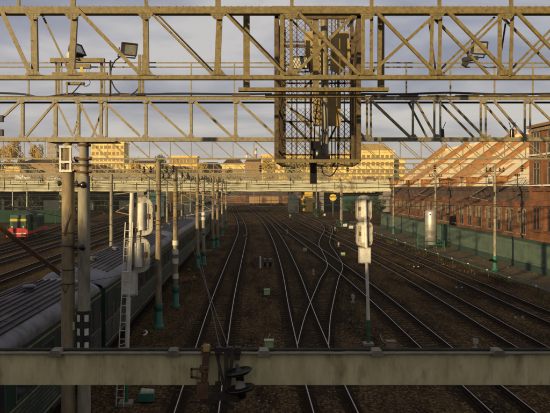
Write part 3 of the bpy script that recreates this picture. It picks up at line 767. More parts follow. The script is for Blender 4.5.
def mesh_panel(p00, p10, p01, nm='wire_mesh', cell=.075):
    mb = MB(); U = p10 - p00; V = p01 - p00; lu, lv = U.length, V.length; U.normalize(); V.normalize()
    n = U.cross(V)
    t = -lv
    while t < lu:
        for sg in (1, -1):
            # line u = t + s (sg) or u = t + lv - s
            pts_ = []
            for s_ in (0, lv):
                u = t + (s_ if sg == 1 else lv - s_); pts_.append((u, s_))
            (u0, v0), (u1, v1) = pts_
            def clipu(u, vv, ua, va):
                return u, vv
            du, dv = u1 - u0, v1 - v0
            ta, tb = 0.0, 1.0
            if du != 0:
                t0, t1 = (0 - u0) / du, (lu - u0) / du
                if t0 > t1: t0, t1 = t1, t0
                ta, tb = max(ta, t0), min(tb, t1)
            if tb - ta > 0.01:
                A_ = p00 + U * (u0 + du * ta) + V * (v0 + dv * ta); B_ = p00 + U * (u0 + du * tb) + V * (v0 + dv * tb)
                mb.bar(A_, B_, .0075, .0075, n)
        t += cell * 1.414
    return mb.build(nm, M['cagedk'], CG)
for (xa, xb) in ((276.5, 310), (343, 359)):
    mesh_panel(c(xa, 160, DEP), c(xb, 160, DEP), c(xa, 92, DEP)); mesh_panel(c(xa, 84, DEP), c(xb, 84, DEP), c(xa, -18, DEP))
mesh_panel(c(310, 70, DEP), c(343, 70, DEP), c(310, -18, DEP))
for x in (276.5, 359): mesh_panel(c(x, 160, 0), c(x, 160, DEP), c(x, 16, 0))
for x in (287, 293, 303, 335, 339, 350): cm('slat', c(x, -18, DEP), c(x, 160, DEP), .022)
for y in (26, 33, 47, 54, 69, 76, 84, 92, 100, 114, 121, 135, 142, 154): cm('rung', c(276.5, y, .05), c(276.5, y, .9), .02, M['cagedk'], .02); cm('rung', c(359, y, .05), c(359, y, .9), .02, M['cagedk'], .02)
cm('top_beam', c(271, 4, .3), c(364, 4, .3), .09, M['truss'], .06); cm('top_beam', c(271, -18, DEP), c(364, -18, DEP), .07, M['truss'], .06)
for x in (276.5, 359, 310, 343):
    cm('hanger', c(x, 3, .3), c(x, 18, .3), .06, M['truss'], .05)
cm('brace', c(277, 20, .1), c(284, 75, .1), .05); cm('brace', c(358, 20, .1), c(350, 75, .1), .05); cm('brace', c(300, 70, DEP), c(343, 22, DEP), .04); cm('brace', c(285, 92, DEP), c(310, 108, DEP), .03)
# caged railway signal: pipe, back plates, hood
SG = thing('caged_signal', c(325, 158, 1.2), 'signal seen from behind inside the cage: pale pipe, ochre plates, black hood', 'railway signal')
m = MB(); p0, p1 = c(326, 159, 1.2), c(326, 92, 1.2); m.tube(p0, p1, .072, .072, 18); m.tube(c(326, 125, 1.2), c(326, 123, 1.2), .085, .085, 18); m.build('pole', M['mast2'], SG)
m = MB(); m.tube(c(326, 92, 1.2), c(325, 2, 1.2), .075, .075, 18); m.build('pole', M['truss'], SG)
m = MB(); m.bar(c(316, 92, .7), c(315.5, 5, .7), .11, .05); m.build('upright', M['truss'], SG)
m = MB(); m.span(c(313, 0, 1.4).x, c(344, 0, 1.4).x, DC + 1.4, DC + 1.44, EYE - (126 - VY) * kc * 1.12, EYE - (90 - VY) * kc * 1.12); m.build('back_plate', M['ochre'], SG)
m = MB(); m.prism([c(333, 12, 1.5), c(353, 10, 1.5), c(355, 40, 1.5), c(343, 60, 1.5), c(332, 54, 1.5)], (0.004, .04, 0)); m.build('back_plate', M['ochre'], SG)
m = MB(); m.prism([c(303, 10, 1.55), c(322, 10, 1.55), c(322, 58, 1.55), c(311, 60, 1.55), c(304, 44, 1.55)], (0.004, .04, 0)); m.build('back_plate', M['ochre'], SG)
m = MB(); m.lathe(c(319, 152, 1.0), [(.001, -.16), (.12, -.16), (.13, 0), (.13, .12), (.06, .2), (.001, .2)], 16); m.box(c(315, 142, 1.0), (.2, .26, .16)); m.box(c(322, 157, 1.0), (.3, .3, .14)); m.build('hood', M['black'], SG)
m = MB(); m.box(c(313, 172, 1.0), (.13, .13, .42)); m.build('cable_duct', M['black'], SG)
m = MB()
for i, x in enumerate((318, 321, 323)): m.path(catm3([c(x, 92, 1.0), c(x - 3 + i * 2, 118, .95), c(x - 4 + 3 * i, 140, 1.0)]), .012)
m.path(catm3([c(322, 163, 1.1), c(324, 172, 1.0), c(332, 175, .95), c(338, 168, 1.0), c(340, 163, 1.1)]), .012)
m.build('wiring', M['cable'], SG)
floodlight(c(298.5, 46, 1.5), R(-14), R(12), 'floodlight behind the wire mesh of the hanging cage', .8)

# ------------------------------------------------------------------ tall colour light signals by the tracks
def board(mb, cx, cy, z0, z1, w, y):                  # rounded back board
    pts_ = []; r = w / 2
    for kk in range(9):
        t = math.pi * kk / 8; pts_.append((cx + r * math.cos(t), y, z1 - r * .75 + r * .75 * math.sin(t)))
    for kk in range(9):
        t = math.pi + math.pi * kk / 8; pts_.append((cx + r * math.cos(t), y, z0 + r * .6 + r * .6 * math.sin(t)))
    mb.prism(pts_, (0, .04, 0))
def rail_signal(x, d, label, right, s, heads, box, zt_, foot, lad):
    T = thing('railway_signal', (x, d, 0), label, 'railway signal', 'tall colour light signals')
    m = MB(); m.tube((x, d, foot), (x + lad['lean'], d, zt_), .085, .075, 14); m.build('pole', M['white'], T)
    m = MB(); m.tube((x, d, .12), (x, d, foot), .088, .086, 14); m.build('pole_foot', M['greenp'], T)
    m = MB(); m.box((x, d, .06), (.5, .5, .12)); m.build('foundation', M['pier'], T)
    for (cx, z0, z1, w) in heads:
        m = MB(); board(m, cx, d, z0, z1, w, d + .12); hb = m.build('back_board', M['grey'], T)
        ol = []
        rr_ = w / 2 - .015
        for kk in range(9): t = math.pi * kk / 8; ol.append((cx + rr_ * math.cos(t), d + .108, z1 - rr_ * .75 + rr_ * .75 * math.sin(t)))
        for kk in range(9): t = math.pi + math.pi * kk / 8; ol.append((cx + rr_ * math.cos(t), d + .108, z0 + rr_ * .6 + rr_ * .6 * math.sin(t)))
        m = MB(); m.path(ol + [ol[0]], .018, 6); m.build('rim', M['dirty'], hb)
        m = MB()
        for zz_ in (z0 + .2, z1 - .28): m.box((cx - right * w * .25, d + .09, zz_), (.1, .06, .14))
        m.box((cx + right * w * .3, d + .09, (z0 + z1) / 2), (.09, .05, .2)); m.build('hinge', M['rust'], hb, kind='stuff')
        m = MB(); m.tube((cx + right * .02, d + .09, z0 + .22), (cx + right * .02, d + .09, z1 - .22), w * .16, w * .16, 14); m.build('lamp_case', M['white'], hb)
        m = MB()
        for zz in (z0 + .3, (z0 + z1) / 2, z1 - .3): m.bar((cx - w * .42, d + .1, zz), (cx + w * .42, d + .1, zz), .02, .02)
        for sx in (-.36, .3): m.bar((cx + w * sx, d + .105, z0 + .25), (cx + w * sx, d + .105, z1 - .25), .02, .02)
        m.build('stiffener', M['grey'], hb)
        m = MB()
        for zz in (z0 + .35, z1 - .35): m.tube((cx, d + .17, zz), (cx, d + .42, zz - .03), .12, .13, 14, False)
        m.build('visor', M['blackp'], hb)
    m = MB(); m.span(box[0], box[1], d - .12, d + .16, box[2], box[3]); bx = m.build('relay_box', M['grey'], T)
    m = MB(); m.span(box[0] + .03, box[1] - .03, d - .127, d - .119, box[2] + .05, box[3] - .05); m.build('door', M['white'], bx)
    if lad.get('w'):
        L = thing_part = None
        m = MB(); (xa, za), (xb, zb_) = lad['p']; w = lad['w']; y = d - .3
        for sx in (-.5, .5): m.bar((xa + sx * w, y, za), (xb + sx * w, y + .12, zb_), .03, .03)
        ld = m.build('ladder', M['white'], T)
        n = int((zb_ - za) / .3)
        rg = MB(); rg.bar((-w / 2, 0, 0), (w / 2, 0, 0), .018, .018); rm = rg.mesh('rung'); rm.materials.append(M['white'])
        for i in range(1, n):
            t = i / n; inst('rung', rm, ld, (xa + (xb - xa) * t, y + .12 * t, za + (zb_ - za) * t))
        m = MB(); m.bar((xb - w * .5, y + .1, zb_ - .7), (x + lad['lean'], d, zb_ - .7), .02, .02); m.bar((xa, y, za + 2.2), (x, d, za + 2.2), .02, .02); m.build('stay', M['grey'], T)
    return T
d1 = 22.6; s1 = d1 / F
zz = lambda py, s_: EYE - (py - VY) * s_
xx = lambda px, s_: (px - VX) * s_
rail_signal(xx(126, s1), d1, 'grey signal seen from behind with two boards and a white ladder, left', 1, s1,
            [(xx(140.5, s1), zz(236, s1), zz(197, s1), .88), (xx(137.5, s1), zz(273, s1), zz(237, s1), .88)],
            (xx(122, s1), xx(137, s1), zz(295, s1), zz(271.5, s1)), zz(193, s1), 1.0,
            dict(lean=xx(132, s1) - xx(126, s1), w=.27, p=((xx(121.5, s1), 0.05), (xx(130, s1), zz(222, s1)))))
d2 = 31.2; s2 = d2 / F
rail_signal(xx(368.3, s2), d2, 'tall white signal with green foot between the main tracks', -1, s2,
            [(xx(364.3, s2), zz(222, s2), zz(195.5, s2), .82), (xx(364.8, s2), zz(247, s2), zz(220.5, s2), .85)],
            (xx(359, s2), xx(370.5, s2), zz(263, s2), zz(247.5, s2)), zz(199, s2), zz(320, s2),
            dict(lean=xx(365, s2) - xx(368.3, s2)))

# ------------------------------------------------------------------ catenary masts and far gantries
def make_mast(x, d, h, r, label, mt='mast', foot='cone', arm=1, marks=None, group='catenary masts'):
    T = thing('catenary_mast', (x, d, 0), label, 'mast', group)
    m = MB(); m.tube((x, d, 0), (x, d, h), r, r * .72, 14); m.build('shaft', M[mt], T)
    m = MB()
    if foot == 'cone':
        m.lathe((x, d, 0), [(.33, 0), (.33, .12), (.27, .2), (r * 1.22, .26), (r * 1.18, .85), (r * 1.04, .88), (r * 1.04, 1.02), (r * 1.2, 1.04), (r * 1.2, 1.4), (r * 1.01, 1.43)], 14)
    else:
        m.tube((x, d, 0), (x, d, 1.1), r * 1.5, r * 1.1, 14)
    m.build('foot', M['teal'], T)
    for zc in (h * .62, h * .62 + .22, h * .8, h * .8 + .2):
        m = MB(); collar(m, x, d, zc, r * 1.08, .05); m.build('band', M['rust'], T)
    m = MB()
    if arm:
        sx = arm; z0, z1 = h * .64, h * .83
        m.bar((x, d, z1), (x + sx * 2.5, d, z1 - .25), .05, .05); m.bar((x, d, z0), (x + sx * 2.4, d, z0 + .55), .045, .045)
        m.bar((x + sx * .2, d, z1 - .02), (x + sx * 2.4, d, z0 + .55), .03, .03)
        a_ = m.build('arm', M['truss2'], T)
        m = MB()
        for zc in (z0 + .1, z1 - .06):
            for i in range(4): m.lathe((x + sx * (.32 + .11 * i), d, zc), [(.03, -.03), (.11, 0), (.1, .02), (.03, .03)], 10, 'X')
        m.build('insulator', M['black'], a_)
    if arm:
        m = MB(); zt2 = h * .93; m.bar((x - .9, d, zt2), (x + .9, d, zt2), .07, .07); m.bar((x - .85, d, zt2), (x, d, zt2 - .6), .04, .04); m.bar((x + .85, d, zt2), (x, d, zt2 - .6), .04, .04); ca_ = m.build('cross_arm', M['dark'], T)
        for ox in (-.82, -.45, .45, .82):
            m = MB(); m.lathe((x + ox, d, zt2 + .03), [(.03, 0), (.1, .05), (.05, .1), (.11, .16), (.05, .22), (.07, .3), (.01, .36)], 10); m.build('insulator', M['black'], ca_)
        m = MB(); m.box((x + arm * .28, d - .1, h * .72), (.26, .22, .4)); m.tube((x - arm * .3, d, h * .69), (x - arm * .3, d, h * .69 + .6), .07, n=8); m.build('fitting', M['dark'], T, kind='stuff')
    if marks:
        for zc in marks:
            m = MB(); m.tube((x, d, zc), (x, d, zc + .32), r * 1.06, r * 1.05, 14); m.build('white_mark', M['white'], T)
    return T
def base(px, py): d = dist(py); return (px - VX) / F * d, d
gx, gd = base(158.5, 328); make_mast(gx, gd, 9.4, .19, 'tan mast on a tall teal foot nearest the train, without white bands', arm=-1, marks=None)
gx, gd = base(175.5, 307); make_mast(gx, gd, 9.2, .19, 'mast with three white bands and a teal foot beside the train', arm=1, marks=(1.9, 2.9, 3.5, 4.1))
gx, gd = base(197.5, 268); make_mast(gx, gd, 9.4, .21, 'tan mast just left of the one with a high white band', arm=-1, marks=None)
gx, gd = base(203.5, 265); make_mast(gx, gd, 9.2, .2, 'mast with a white double band at mid height', mt='mast2', arm=1, marks=(4.6, 5.1))
for i, (px, py, mt_, sd, lab) in enumerate(((213, 248, 'mast', -1, 'brown far mast, third pair back beside the left main track'),
                           (217.5, 247, 'mast', 1, 'brown far mast touching its twin beside the left main track'),
                           (222, 236, 'mast2', 1, 'pale grey far mast beyond the brown twin pair'),
                           (226, 228, 'mast2', 1, 'thin pale mast farthest along the left main track'))):
    gx, gd = base(px, py); make_mast(gx, gd, 9.4, .2, lab, mt=mt_, arm=sd)
for (px, py, lab, r_) in ((495, 271, 'pale mast on a teal foot in front of the green fence, nearest the camera', .155), (435.5, 246, 'pale mast rising behind the silver tank', .165),
                      (393.5, 234, 'pale mast near the far end of the green fence', .17), (342, 227, 'pale mast standing beyond the crossover before the road bridge', .14)):
    gx, gd = base(px, py); make_mast(gx, gd, 10.2 if px > 390 else 8.6, r_, lab, mt='mast2', arm=-1)
for (px, py, lab) in ((12.5, 214, 'thin white pole at the far left edge'), (27, 214, 'thin white pole behind the green locomotive'), (92.5, 210, 'thin white pole right of the twin masts')):
    gx, gd = base(px, py); make_mast(gx, gd, 9.0, .15, lab, mt='white', foot='plain', arm=0, group='yard poles')
for (px, py, lab) in ((297, 205, 'thin pale pole under the road bridge, left of the yellow pier'), (264, 203, 'thin pole far down the main tracks'), (281, 204, 'pale pole halfway between yellow pier and far tracks'), (240, 204, 'thin pole beside the farthest left main track'), (271, 207, 'pale pole between far tracks, right of the thin dark one'), (254, 206, 'thin pole where the far tracks bend left')):
    gx, gd = base(px, py); make_mast(gx, gd, 7.5, .13, lab, mt='mast2', foot='plain', arm=0, group='yard poles')

def far_gantry(d, x0, x1, z0, h, label, legs=(), w=.05, pan=1.15):
    T = thing('far_gantry', ((x0 + x1) / 2, d, z0), label, 'gantry', 'far gantries over the yard')
    for o in (0, .5):
        for z in (z0, z0 + h):
            m = MB(); m.bar((x0, d + o, z), (x1, d + o, z), w * 1.5, .04); m.build('chord', M['truss2'], T)
    n = int((x1 - x0) / pan); p = (x1 - x0) / n
    vm = MB(); vm.bar((0, 0, 0), (0, 0, h), w * .8, .03); ve = vm.mesh('vertical'); ve.materials.append(M['truss2'])
    dm = MB(); dm.bar((0, 0, h), (p, 0, 0), w * .8, .03); de = dm.mesh('diagonal'); de.materials.append(M['truss2'])
    for i in range(n + 1):
        inst('vertical', ve, T, (x0 + i * p, d + .02, z0))
        if i < n: inst('diagonal', de, T, (x0 + i * p, d + .035, z0))
        if i < n and d < 70: inst('diagonal', de, T, (x0 + i * p, d + .535, z0))
    for lx in legs:
        m = MB(); m.tube((lx, d + .25, 0), (lx, d + .25, z0 - .02), .2, .15, 12); m.build('leg', M['mast2'], T)
    m = MB()
    x = x0 + 2
    while x < x1:
        m.tube((x, d + .25, z0), (x, d + .25, z0 - .35), .012, n=5)
        for i in range(3): m.lathe((x, d + .25, z0 - .42 - .13 * i), [(.02, -.05), (.1, -.03), (.09, 0), (.03, .05)], 8)
        m.tube((x, d + .25, z0 - .35), (x, d + .25, z0 - .9), .012, n=5)
        x += 4.9
    m.build('insulators', M['black'], T, kind='stuff')
    for zc, r_ in ((z0 - 1.35, .012), (z0 - 2.6, .012)):
        m = MB(); m.path([(x0 + (x1 - x0) * t / 12, d + .25, zc - .12 * (t % 2)) for t in range(13)], r_ * (1 + d / 90), 4); m.build('cross_wire', M['wire'], T)
    return T
far_gantry(34.6, -16, 26, 9.55, 1.05, 'third lattice gantry, faint below the girder with two masts', legs=(-15.5, 25.5))
far_gantry(61, -37, 24.4, 9.3, 1.0, 'fourth lattice gantry over the yard, beyond the silver tank side', legs=(-36.5, -13.5), w=.06)
far_gantry(84, -40, 24.9, 9.4, 1.0, 'fifth lattice gantry, level with the locomotive', legs=(-39.5, -13.5), w=.07)
far_gantry(107, -48, 25, 9.4, 1.05, 'sixth lattice gantry, level with the far end of the fence', legs=(-47.5, -14), w=.08)
far_gantry(140, -60, 22, 9.8, 1.1, 'seventh lattice gantry, last one before the road bridge', legs=(-59, -15, 21), w=.09)
far_gantry(172, -75, 20, 10.2, 1.15, 'lattice gantry just in front of the road bridge', legs=(-74, -16, 19), w=.1)

def freight(x, d, label, mt_):
    T = thing('freight_wagon', (x, d, 0), label, 'freight wagon', 'freight wagons beyond the bridge')
    m = MB(); m.span(x - 6.5, x + 6.5, d, d + 2.9, 1.2, 3.9); bd = m.build('body', mt_, T)
    pr_ = [(x - 6.6, d + 1.45 + 1.5 * math.cos(math.pi * i / 8), 3.9 + .5 * math.sin(math.pi * i / 8)) for i in range(9)]
    m = MB(); m.prism(pr_, (13.2, 0, 0)); m.build('roof', M['pier'], T)
    m = MB(); m.span(x - 1.1, x + 1.1, d - .08, d - .004, 1.3, 3.7); m.build('door', M['rust'], bd)
    for u in (-5, -3.2, -1.6, 1.6, 3.2, 5):
        m = MB(); m.span(x + u - .06, x + u + .06, d - .06, d - .003, 1.2, 3.9); m.build('rib', mt_, bd)
    for u in (-4.9, -3.3, 3.3, 4.9):
        m = MB(); m.tube((x + u, d + .6, .65), (x + u, d + .75, .65), .47, n=14); m.build('wheel', M['bogie'], T)
    m = MB(); m.span(x - 6.4, x + 6.4, d + .5, d + 2.4, .8, 1.19); m.build('underframe', M['bogie'], T)
for px, mt_, lab in ((231, M['brick2'], 'rust red freight wagon far down the tracks, leftmost'), (264, M['brown'], 'brown freight wagon far down the tracks, second from left'), (297, M['brick2'], 'rust red freight wagon left of the yellow pier')):
    freight((px - VX) * 275 / F, 275 + (px % 3), lab, mt_)

# contact wires, each span set over its track
def wires(xf, label):
    m = MB(); ys = [35, 61, 84, 107, 140, 172, 230]
    for i in range(len(ys) - 1):
        ya, yb = ys[i], ys[i + 1]
        N_ = 10
        cat_ = [(xf(ya + (yb - ya) * t / N_), ya + (yb - ya) * t / N_, 7.45 - 1.0 * (4 * (t / N_) * (1 - t / N_)) * .8) for t in range(N_ + 1)]
        m.path(cat_, .009, 4)
        m.path([(xf(ya + (yb - ya) * t / N_), ya + (yb - ya) * t / N_, 6.15) for t in range(N_ + 1)], .009, 4)
        for t in range(1, N_):
            p_ = cat_[t]; m.bar(p_, (p_[0], p_[1], 6.15), .006, .006, (1, 0, 0))
    m.build('contact_wire', M['wire'], label=label, cat='wire', group='contact wires over the tracks')
def interp(pl):
    def f(y):
        for (x0, y0), (x1, y1) in zip(pl, pl[1:]):
            if y <= y1: return x0 + (x1 - x0) * (y - y0) / (y1 - y0)
        return pl[-1][0]
    return f
wires(interp([(-1.77, 0), (-1.75, 42), (-1.1, 90), (-1.9, 150), (-5.5, 240)]), 'contact wire hung over the leftmost main track')
wires(interp([(3.0, 0), (3.4, 40), (4.45, 90), (4.4, 123), (.75, 233)]), 'contact wire hung over the second main track')
wires(interp([(9.15, 0), (9.2, 45), (8.4, 85), (7.6, 111), (4.5, 251)]), 'contact wire hung over the track right of the white signal')
wires(interp([(13.8, 0), (14.2, 58), (13.2, 111), (9, 251)]), 'contact wire hung over the fourth main track')
wires(interp([(18.1, 0), (18.4, 70), (17.4, 130), (13, 251)]), 'contact wire hung over the rightmost track')
wires(interp([(-7.65, 0), (-7.6, 105), (-8.4, 150), (-12, 240)]), 'contact wire hung over the passenger coaches')
wires(interp([(-21.2, 0), (-21.3, 70), (-23.6, 160), (-28, 240)]), 'contact wire hung over the yard track by the coaches')
for X_, dm, hh_, lab in ((-5.75, 35, 9.1, 'feeder wire on the outer side of the left mast row'), (-4.15, 35, 9.1, 'feeder wire on the track side of the left mast row'), (23.2, 59, 9.85, 'feeder wire along the right mast row')):
    m = MB(); ys_ = [dm, 61, 84, 107, 140, 172, 230] if dm < 50 else [dm, 81, 106, 140, 172]
    for ya, yb in zip(ys_, ys_[1:]):
        m.path([(X_ - (.0 if ya < 100 else .0), ya + (yb - ya) * t / 8, hh_ - .7 * 4 * (t / 8) * (1 - t / 8)) for t in range(9)], .014, 4)
    m.build('feeder_wire', M['wire'], label=lab, cat='wire')
def span_wire(p0, p1, sag, label, r=.012, balls=()):
    pts_ = [Vector(p0).lerp(Vector(p1), t / 16) - Vector((0, 0, sag * 4 * (t / 16) * (1 - t / 16))) for t in range(17)]
    T = thing('span_wire', p0, label, 'wire', 'span wires with insulators')
    m = MB(); m.path(pts_, r, 5); m.build('wire', M['cable'], T)
    for t in balls:
        p_ = Vector(p0).lerp(Vector(p1), t) - Vector((0, 0, sag * 4 * t * (1 - t)))
        m = MB(); ax = (Vector(p1) - Vector(p0)).normalized()
        for i in (-1, 0, 1):
            m.tube(p_ + ax * (i * .13 - .04), p_ + ax * (i * .13 + .04), .10, .075, 14)
        m.build('insulator', M['black'], T)
span_wire(P(-10, 202, 20), P(126, 227, 22.5), .05, 'dark wire crossing in front of the locomotive to the grey signal')
span_wire(P(67, 284, 15.4), P(160, 262, 35), .15, 'dark wire from the tan mast past the grey signal', balls=(.55,))
span_wire(P(84, 247, 15.5), P(197, 216, 61), .2, 'dark wire from the banded mast to the far twin masts')
span_wire(P(240, 380, 5.0), P(190, 240, 61), .0, 'wire rising from the beam anchor to the far masts, upper of two', r=.0055)
span_wire(P(230, 394, 5.0), P(196, 236, 61), .05, 'wire rising from the beam anchor to the far masts, lower of two', r=.0055)
span_wire(P(495, 262, 58), P(435, 236, 81), .1, 'wire with black insulators low between the two right masts', balls=(.02, .97))
span_wire(P(203, 234, 60), P(246.5, 236, 52), .05, 'wire ending in a black insulator over the left main track', balls=(.02, .98))
span_wire(P(160, 282, 34), P(190, 284, 33), .1, 'short rusty wire drooping off the nearest teal-footed mast')
span_wire(P(440, 255, 50), P(560, 266, 42), .02, 'thin wire running in front of the green fence', r=.015, balls=(.47,))

# ------------------------------------------------------------------ passenger train
def coach(y0, L, label):
    X, w, ze, zr = -7.65, 1.53, 3.62, 4.30
    T = thing('passenger_coach', (X, y0 + L / 2, 0), label, 'railway coach', 'green passenger coaches')
    sides = (1, -1)
    m = MB(); m.span(X - w, X + w, y0 + .15, y0 + L - .15, 1.05, ze); m.build('body', M['coach'], T)
    def roofp(t): 
        return (X + (w + .03) * math.cos(t) , ze + (zr - ze) * math.sin(t) ** .75)
    def strip(t0, t1, n, mt, nm, ya, yb, dz=0.0):
        mb = MB(); vs = []
        for i in range(n + 1):
            t = t0 + (t1 - t0) * i / n; x_, z_ = roofp(t); vs += [(x_, ya, z_ + dz), (x_, yb, z_ + dz)]
        mb.add(vs, [(2 * i, 2 * i + 1, 2 * i + 3, 2 * i + 2) for i in range(n)], True); return mb.build(nm, mt, T)
    ya, yb = y0 + 1.7, y0 + L - 1.7
    strip(0.001, .62, 6, M['coachrim'], 'roof_edge', ya, yb); strip(math.pi - .62, math.pi - .001, 6, M['coachrim'], 'roof_edge', ya, yb)
    rf = strip(.62, math.pi - .62, 14, M['coachroof'], 'roof', ya, yb)
    rb = MB(); rb.box((0, 0, 0), (.05, yb - ya, .07)); rme = rb.mesh('rib'); rme.materials.append(M['coachroof'])
    for i in range(12):
        t = .66 + (math.pi - 1.32) * i / 11; x_, z_ = roofp(t); inst('rib', rme, rf, (x_, (ya + yb) / 2, z_ + .015))
    for j in range(int((yb - ya) / 2.1)):
        mb = MB(); yy = ya + 1 + j * 2.1; vs = []
        for dy in (0, .06):
            for i in range(9):
                t = .62 + (math.pi - 1.24) * i / 8; x_, z_ = roofp(t); vs.append((x_, yy + dy, z_ + .02))
        mb.add(vs, [(i, i + 1, 9 + i + 1, 9 + i) for i in range(8)]); mb.build('seam', M['coachroof'], rf)
    for (yc, sg) in ((ya, -1), (yb, 1)):                 # smooth pale end domes
        mb = MB(); vs = []; n = 18; K = 6
        for kk in range(K + 1):
            f_ = kk / K; yy = yc + sg * 1.62 * math.sin(f_ * math.pi / 2) if kk else yc; dr = (1 - math.cos(f_ * math.pi / 2)) * .62
            for i in range(n + 1):
                t = math.pi * i / n; x_, z_ = roofp(max(.001, min(math.pi - .001, t))); vs.append((X + (x_ - X) * (1 - .12 * dr), yy, ze + (z_ - ze) * (1 - dr)))
        mb.add(vs, [(kk * (n + 1) + i, kk * (n + 1) + i + 1, (kk + 1) * (n + 1) + i + 1, (kk + 1) * (n + 1) + i) for kk in range(K) for i in range(n)], True)
        mb.build('roof_end', M['coachrim'], T)
    for j in range(4):
        mb = MB(); mb.lathe((X, ya + 2.5 + j * 5.2, roofp(math.pi / 2)[1]), [(.16, -.02), (.16, .12), (.24, .14), (.2, .2), (.001, .22)], 14); mb.build('roof_vent', M['coachrim'], T)
    wm = MB(); wm.box((0, 0, 0), (.02, 1.15, .92)); we = wm.mesh('window'); we.materials.append(M['glass'])
    fm = MB()
    for (yy, zz_, a_, b_) in ((0, .49, 1.27, .05), (0, -.49, 1.27, .05), (-.61, 0, .05, .93), (.61, 0, .05, .93)): fm.box((.006, yy, zz_), (.03, a_, b_))
    fe = fm.mesh('window_frame'); fe.materials.append(M['siderib'])
    for sx in sides:
        for j in range(10):
            yy = y0 + 3.1 + j * (L - 6.2) / 9
            wi = inst('window', we, T, (X + sx * (w + .006), yy, 2.72), rz=0 if sx > 0 else math.pi)
            fr = bpy.data.objects.new('window_frame', fe); COL.objects.link(fr); fr.parent = wi; ORI[fr.name] = ORI[wi.name]
        for z_, h_, mt_ in ((3.42, .05, 'coachstripe'), (2.08, .045, 'coachstripe'), (1.12, .05, 'coachstripe')):
            mb = MB(); mb.span(X + sx * w, X + sx * (w + .016), y0 + .2, y0 + L - .2, z_, z_ + h_); mb.build('stripe', M[mt_], T)
        for z_ in (1.95, 1.82, 1.69, 1.56, 1.43, 1.30):
            mb = MB(); mb.span(X + sx * w, X + sx * (w + .028), y0 + .25, y0 + L - .25, z_, z_ + .045); mb.build('side_rib', M['siderib'], T)
        for yy in (y0 + 1.0, y0 + L - 1.0):
            mb = MB(); mb.span(X + sx * w, X + sx * (w + .012), yy - .4, yy + .4, 1.1, 3.3); dr_ = mb.build('door', M['bogie'], T)
            mb = MB(); mb.bar((X + sx * (w + .06), yy + .5, 1.3), (X + sx * (w + .06), yy + .5, 2.8), .03, .03); mb.build('handrail', M['coachstripe'], dr_)
    for yy in (y0 + 3.6, y0 + L - 3.6):
        mb = MB(); mb.span(X - 1.1, X + 1.1, yy - 1.6, yy + 1.6, .45, .85)
        bo = mb.build('bogie', M['bogie'], T)
        for dy in (-1.2, 1.2):
            for sx in (-1, 1):
                mb = MB(); mb.tube((X + sx * .7, yy + dy, .655), (X + sx * .84, yy + dy, .655), .46, .46, 18); mb.build('wheel', M['bogie'], bo)
    mb = MB(); mb.span(X - 1.2, X + 1.2, y0 + 7, y0 + L - 7, .5, 1.04); mb.build('underframe', M['bogie'], T)
    for yy in (y0, y0 + L - .16):
        mb = MB(); mb.span(X - .6, X + .6, yy + .002, yy + .158, 1.1, 3.5); mb.build('gangway', M['bogie'], T)
    return T
for i, lab in enumerate(('nearest green coach with a dark ribbed roof at bottom left', 'second green coach, its pale roof end behind the twin masts', 'third green coach, passing behind the grey signal',
                         'fourth green coach, passing behind the far twin masts', 'farthest green coach of the train towards the bridge')):
    t_ = coach(1.9 + 24.55 * i, 24.1, lab)
    if i == 4: t_.rotation_euler.z = R(.5)

